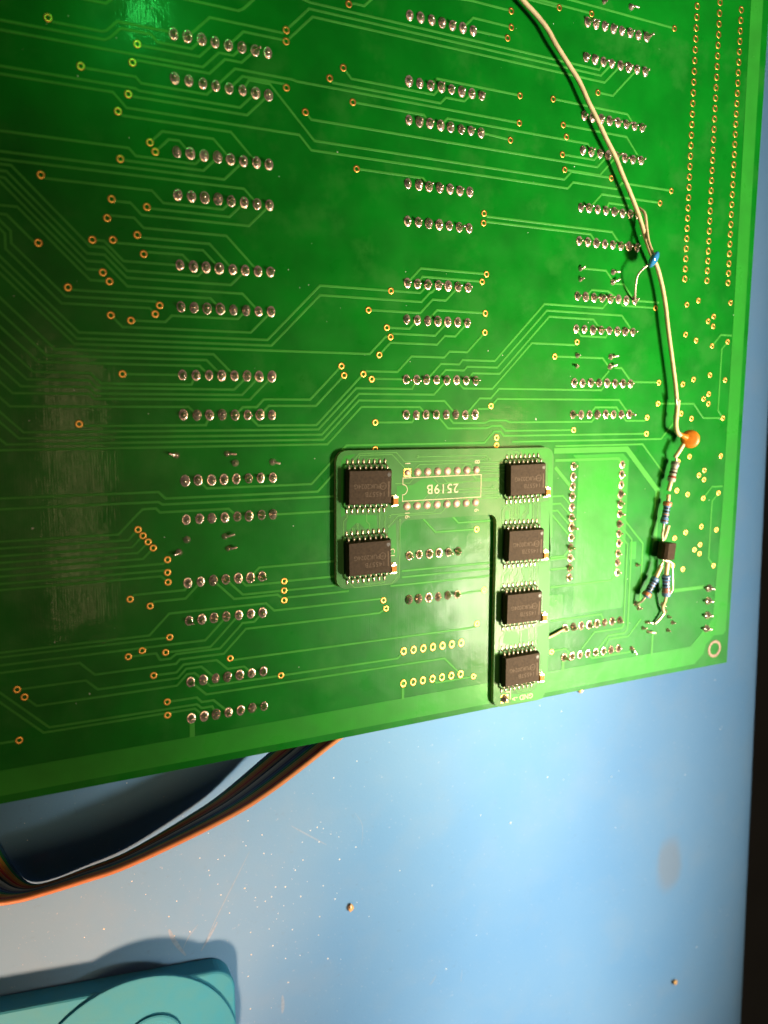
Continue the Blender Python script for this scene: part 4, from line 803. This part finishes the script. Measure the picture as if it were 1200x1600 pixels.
oc = thing("disc_capacitor", "flat orange disc capacitor at the lower end of the cream wire", "capacitor")
bm = bmesh.new()
prof = [(0, -.62), (1.5, -.6), (2.15, -.4), (2.38, 0), (2.15, .4), (1.5, .58), (0, .62)]
bm2 = lathe(prof, 28)
R = Matrix.Rotation(math.radians(-42), 4, 'Y') @ Matrix.Rotation(math.radians(-4), 4, 'X')
bmesh.ops.transform(bm2, matrix=Matrix.Translation(W(129.6, 74.9, 3.4)) @ R, verts=bm2.verts)
obj("disc", bm2, M_ORANGECAP, oc, True)
bm.free()
bm = bmesh.new()
tube(bm, spline([W(126.4, 73.6, 3.0), W(127.3, 74.1, 3.1), W(128.4, 74.5, 3.3)], 4), [.5, .52, .6, .68, .74, .78, .8, .82, .85], 10)
obj("coated_neck", bm, M_ORANGECAP, oc, True)
tube_obj("lead", [(125.4, 64.9, 2.6), (125.2, 68.0, 2.6), (125.1, 71.0, 2.6), (125.5, 73.0, 2.8), (126.6, 74.0, 3.0)], .62, M_WIRE, oc, 10, 5)
tube_obj("lead", [(127.7, 76.2, 3.0), (126.6, 78.0, 2.8), (125.5, 79.6, 2.5)], .56, M_WIRE, oc, 10, 5)
bm = bmesh.new()
bmesh.ops.create_icosphere(bm, subdivisions=2, radius=.8 * MM, matrix=Matrix.Translation(W(125.3, 69.4, 2.5)) @ Matrix.Diagonal((1.0, .8, .9, 1)))
obj("solder_blob", bm, M_SOLDER2, oc, True)

def resistor(label, a, b, body_mat, bands, r=1.12, leads=(), dumb=1.0):
    """body from a to b (u, v, h); bands are (fraction, width, colour, swell)"""
    t = thing("resistor", label, "resistor", group=None)
    A, B = W(*a), W(*b)
    ax = B - A
    L = ax.length
    def prof(s):
        # dog-bone outline with rounded ends
        e = min(s, 1 - s)
        base = 1.0 if e < .24 else .84
        if .20 < e < .28: base = 1.0 - (e - .20) / .08 * .16
        if e < .06: base *= math.sqrt(max(0, 1 - ((.06 - e) / .06) ** 2)) * .72 + .28
        return base * r
    def seg_tube(s0, s1, n, grow, name, m):
        bm = bmesh.new()
        ss = [s0 + (s1 - s0) * i / n for i in range(n + 1)]
        tube(bm, [A + ax * s for s in ss], [prof(s) + grow for s in ss], 18)
        return obj(name, bm, m, t, True)
    seg_tube(0, 1, 40, 0, "body", body_mat)
    for f, w, c, sw in bands:
        seg_tube(f - w / 2, f + w / 2, 4, .02 + sw, "band", M_BAND[c])
    for m, rad, P in leads:
        tube_obj("sleeve" if m is M_WIRE else "lead", P, rad, m, t, 10, 5)
    return t
H = 2.3
resistor("grey resistor with black and red bands below the orange capacitor", (126.2, 80.6, H), (124.75, 86.0, H), M_RGREY,
         [(.12, .12, 'grey', 0), (.40, .07, 'grey', 0), (.55, .085, 'black', 0), (.76, .10, 'red', 0)], 1.08,
         [(M_TIN, .3, [(126.3, 80.9, H), (126.2, 79.9, H), (126.0, 79.2, 2.4)]), (M_WIRE, .55, [(124.8, 85.7, H), (124.5, 86.9, H), (124.3, 88.2, 2.1)])])
resistor("blue resistor between the grey resistor and the black transistor", (124.15, 90.9, H), (123.1, 96.9, H), M_RBLUE,
         [(.13, .17, 'salmon', .12), (.32, .07, 'navy', 0), (.46, .08, 'black', 0), (.58, .05, 'salmon', 0), (.67, .06, 'black', 0), (.86, .06, 'brown', 0)], 1.02,
         [(M_WIRE, .5, [(124.1, 91.2, H), (124.2, 90.2, H), (124.3, 89.3, 2.2)]), (M_TIN, .32, [(123.1, 96.6, H), (122.9, 98.2, 2.4), (122.4, 99.6, 2.6), (122.6, 101.4, 2.8)]),
          (M_WIRE, .5, [(124.1, 97.2, 2.9), (123.6, 98.8, 2.9), (123.1, 100.3, 2.8), (122.8, 100.9, 2.6)])])
resistor("left of the two lower blue resistors, slanting away under the transistor", (121.3, 110.9, H), (118.0, 115.9, H), M_RBLUE,
         [(.22, .07, 'navy', 0), (.34, .05, 'brown', 0), (.50, .09, 'black', 0), (.63, .09, 'black', 0), (.73, .05, 'navy', 0), (.86, .16, 'salmon', .14)], 1.05,
         [(M_WIRE, .60, [(122.6, 107.7, 2.7), (122.0, 109.2, 2.5), (121.3, 110.8, H)]), (M_TIN, .32, [(118.1, 115.6, H), (117.5, 116.9, 1.8), (116.7, 118.0, .6)])])
resistor("right of the two lower blue resistors, upright under the transistor", (124.9, 110.5, H), (125.3, 116.5, H), M_RBLUE,
         [(.15, .08, 'navy', 0), (.30, .06, 'brown', 0), (.46, .08, 'navy', 0), (.68, .22, 'pink', .08)], 1.15,
         [(M_WIRE, .60, [(125.0, 107.1, 2.5), (124.9, 109.0, 2.4), (124.9, 110.5, H)]), (M_WIRE, .42, [(125.3, 116.2, H), (125.4, 117.8, 1.9), (125.5, 119.5, 1.1), (126.3, 121.3, .9)]),
          (M_TIN, .34, [(126.3, 121.3, 1.0), (125.1, 122.7, .8), (123.5, 124.2, .5)])])

# TO-92 transistor lying on its round side
tr = thing("transistor", "black half-round transistor above the two lower blue resistors", "transistor")
bm = bmesh.new()
def d_profile(n=12):
    P = []
    for i in range(n + 1):
        a = math.radians(-128 + 256 * i / n)
        P.append((2.35 * math.cos(a), 2.35 * math.sin(a)))
    return P
prof = d_profile()
TU, TV, TH = 124.2, 104.0, 2.75
axis = Vector((-.10, -1, 0)).normalized()          # body axis, towards the leads, in board axes (x = u, y = -v)
back = Vector((-.28, .03, -.96)).normalized()       # where the round back points
side = axis.cross(back).normalized()
rr = []
for s in (-2.2, -2.1, 2.1, 2.2):
    k = .93 if abs(s) > 2.15 else 1.0
    rr.append(ring(bm, [W(TU, TV, TH) + (axis * s + back * (x * k * .98) + side * (y * k)) * MM for x, y in prof]))
for a, b in zip(rr, rr[1:]): bridge(bm, a, b)
bm.faces.new(rr[0]); bm.faces.new(rr[-1])
obj("body", bm, M_CHIP, tr)
E0 = W(TU, TV, TH) + axis * 2.1 * MM
def lead_from(off, P, r=.25):
    s = E0 + side * off * MM
    bm = bmesh.new()
    Q = spline([s, s + axis * .5 * MM] + [W(*p) for p in P], 5)
    tube(bm, Q, r, 8)
    obj("lead", bm, M_TIN, tr, True)
lead_from(-1.27, [(123.0, 107.0, 2.7), (122.6, 107.8, 2.6)])
lead_from(0.0, [(124.6, 107.0, 2.7), (125.0, 107.8, 2.5)])
lead_from(1.27, [(126.5, 107.6, 2.6), (127.1, 110.5, 2.4), (127.5, 114.2, 2.3), (127.1, 115.4, 2.3), (126.1, 116.6, 2.3)], .2)

# ---------------------------------------------------------------- ribbon cable on its edge beside the board
rib = thing("ribbon_cable", "rainbow ribbon cable standing on edge, curving out from under the board", "cable")
RB = [(62, 128, -20), (48, 134, -20), (39.2, 139.0, -20), (30.8, 144.6, -20), (23.9, 149.6, -21), (12.2, 158.4, -22.5), (4.7, 162.7, -23.2), (-9.8, 168.9, -23.9), (-19.7, 171.0, -24.2), (-26.6, 172.2, -24.3), (-30.5, 171.7, -24.3), (-33.1, 168.6, -24.3), (-35.6, 162.8, -24.3), (-39.0, 152.9, -24.3), (-42, 143, -24.3)]
RT = [(75, 120, -6), (62, 128, -6), (53.2, 134.1, -6), (43.9, 138.4, -6), (35.6, 142.4, -6), (19.5, 151.4, -6), (7.8, 156.2, -6), (-11.8, 161.4, -6), (-21.3, 162.6, -6), (-28.7, 163.2, -6), (-34.0, 163.4, -6), (-38.5, 162.6, -6), (-43.0, 159.0, -6), (-48.2, 151.1, -6), (-52, 142, -6)]
SB = spline([W(*p) for p in RB], 6); ST = spline([W(*p) for p in RT], 6)
ORDER = ['blue', 'green', 'yellow', 'orange', 'red', 'brown', 'black', 'white', 'grey', 'violet', 'blue', 'green', 'yellow', 'orange', 'red', 'brown']
for i, c in enumerate(ORDER):
    t = (i + .5) / len(ORDER)
    P = [a.lerp(b, t) for a, b in zip(SB, ST)]
    bm = bmesh.new()
    tube(bm, P, .60, 10)
    obj("cable_wire", bm, M_RIB[c], rib, True)

# ---------------------------------------------------------------- teal case at the near left
case = thing("teal_case", "flat teal plastic case with rounded corner and raised disc", "case")
def rounded_path(off, h):
    # back edge runs from far left to the rounded corner, then down the right side
    d = Vector((42.4, 5.0)).normalized(); n = Vector((d.y, -d.x))
    P = []
    A0 = Vector((-110, 187.6)); A1 = Vector((7.6, 201.45))
    cx, cy, r = 7.0, 207.6, 6.2
    P.append((-110 + off, 187.4 + off)); 
    for i in range(11):
        a = math.radians(-84 + 90 * i / 10)
        P.append((cx + (r - off) * math.cos(a), cy + (r - off) * math.sin(a)))
    P.append((13.4 - off + 1.5, 330 - off)); P.append((-110 + off, 330 - off))
    return ring(bm, [W(x, y, h) for x, y in P])
bm = bmesh.new()
Z0, Z1 = DESK, -19.4
seq = [rounded_path(.3, Z0 + .01), rounded_path(0, Z0 + .4), rounded_path(0, Z1 - .6), rounded_path(.2, Z1 - .2), rounded_path(.6, Z1)]
for a, b in zip(seq, seq[1:]): bridge(bm, a, b)
bm.faces.new(seq[0]); bm.faces.new(seq[-1])
obj("body", bm, M_TEAL, case)
def disc_part(name, u, v, r, h0, h1, m):
    bm = lathe([(r, h0), (r, h1 - .25), (r - .1, h1 - .06), (r - .35, h1), (0, h1)], 64)
    bmesh.ops.transform(bm, matrix=Matrix.Translation(W(u, v, 0)), verts=bm.verts)
    o = obj(name, bm, m, case)
    return o
disc_part("raised_disc", -11, 221.5, 24.5, Z1 - .05, Z1 + .75, M_TEAL)
bm = bmesh.new()
a = [ring(bm, [W(-7 + r * math.cos(2 * PI * k / 32), 214 + r * math.sin(2 * PI * k / 32), h) for k in range(32)]) for r, h in ((7.0, Z1 + .6), (6.9, Z1 + 1.25), (6.5, Z1 + 1.4), (5.6, Z1 + 1.4), (5.3, Z1 + 1.25), (5.2, Z1 + .6))]
for x, y in zip(a, a[1:]): bridge(bm, x, y)
obj("raised_ring", bm, M_TEAL, case)

# ---------------------------------------------------------------- crumbs, dust and scuffs
def crumb(label, u, v, h, r, m, sx=1.0, sy=1.0, seed=0):
    rnd = random.Random(seed)
    bm = bmesh.new()
    bmesh.ops.create_icosphere(bm, subdivisions=2, radius=r * MM)
    for vt in bm.verts:
        vt.co *= rnd.uniform(.75, 1.15)
        vt.co.x *= sx; vt.co.y *= sy; vt.co.z *= .6
    bmesh.ops.translate(bm, verts=bm.verts, vec=W(u, v, h + r * .5))
    o = obj("crumb", bm, m)
    tag(o, label, "crumb")
crumb("amber rosin crumb on the bare blue mat below the board", 46.1, 198.9, DESK, 1.0, M_CRUMB, .75, 1.1, 3)
crumb("pale crumb on the mat near its right edge, far below the board", 166.2, 260.3, DESK, .95, M_CRUMB, 1.0, 1.0, 4)
crumb("brownish crumb on the mat just below the right half of the board", 120.6, 150.5, DESK, .8, M_CRUMB, 1.2, .9, 5)
rnd = random.Random(11)
def flakes(n, gen, size, name, label=None):
    bm = bmesh.new()
    for i in range(n):
        u, v, h = gen()
        r = size * rnd.uniform(.45, 1.5) * (2.0 if rnd.random() < .05 else 1)
        a = rnd.random() * 6.28
        k = 5
        top = bm.verts.new(W(u, v, h + r * .7))
        rg = [bm.verts.new(W(u + r * rnd.uniform(.6, 1.2) * math.cos(a + 6.283 * j / k), v + r * rnd.uniform(.6, 1.2) * math.sin(a + 6.283 * j / k), h + .002)) for j in range(k)]
        for j in range(k):
            bm.faces.new((rg[j], rg[(j + 1) % k], top))
    o = obj(name, bm, M_DUST)
    tag(o, kind="stuff")
    return o
def on_mat():
    z = rnd.random()
    if z < .35: return (rnd.gauss(14, 22), rnd.gauss(183, 14), DESK)
    if z < .55: return (rnd.gauss(30, 10), rnd.gauss(190, 12), DESK)
    return (rnd.uniform(-40, 200), rnd.uniform(141, 290), DESK)
def on_mat_clear():
    while True:
        u, v, h = on_mat()
        if v > 141 and not (u < 15 and v > 190 + (u + 38) * .11) and u < 183 + (v - 122) * .07:
            return u, v, h
flakes(130, on_mat_clear, .17, "dust")
flakes(40, lambda: (rnd.uniform(-34, 11), rnd.uniform(203, 225), Z1 + (1.31 if False else 0.0)), .22, "dust")
flakes(110, lambda: (rnd.uniform(-30, 148), rnd.uniform(-30, 132), .002), .10, "dust")
# scuffs scraped into the mat
bm = bmesh.new()
def scuff(P, w):
    Q = spline([Vector((*p, 0)) for p in P], 6)
    prev = None
    n = len(Q)
    for i, q in enumerate(Q):
        a = Q[max(i - 1, 0)]; b = Q[min(i + 1, n - 1)]
        d = (b - a).normalized(); nn = Vector((-d.y, d.x, 0)) * w * (.25 + .75 * math.sin(PI * (i + .5) / n))
        row = [bm.verts.new(W(q.x + nn.x, q.y + nn.y, DESK + .03)), bm.verts.new(W(q.x - nn.x, q.y - nn.y, DESK + .03))]
        if prev: bm.faces.new((prev[0], prev[1], row[1], row[0]))
        prev = row
SCUFFS = [([(-1.2, 191.2), (-0.1, 194.5), (2.6, 199.2)], 0.5), ([(5.8, 192.0), (3.6, 194.3), (2.0, 197.2)], 0.13), ([(10.6, 192.7), (8.6, 195.8), (6.3, 199.2)], 0.3), ([(18.9, 176.3), (15.6, 182.2), (10.6, 191.0), (7.3, 197.6)], 0.12), ([(27.0, 218.1), (27.1, 220.9), (26.9, 223.2)], 0.45), ([(72.9, 227.4), (71.7, 229.0), (70.7, 229.8)], 0.25), ([(81.5, 228.5), (81.1, 232.5)], 0.12), ([(47.5, 172.7), (49.6, 176.7), (49.4, 182.4)], 0.08), ([(29.8, 172.1), (34.1, 175.5), (39.4, 179.6)], 0.2)]
for P, w in SCUFFS: scuff(P, w)
o = obj("scuffs", bm, M_SCR); tag(o, kind="stuff")
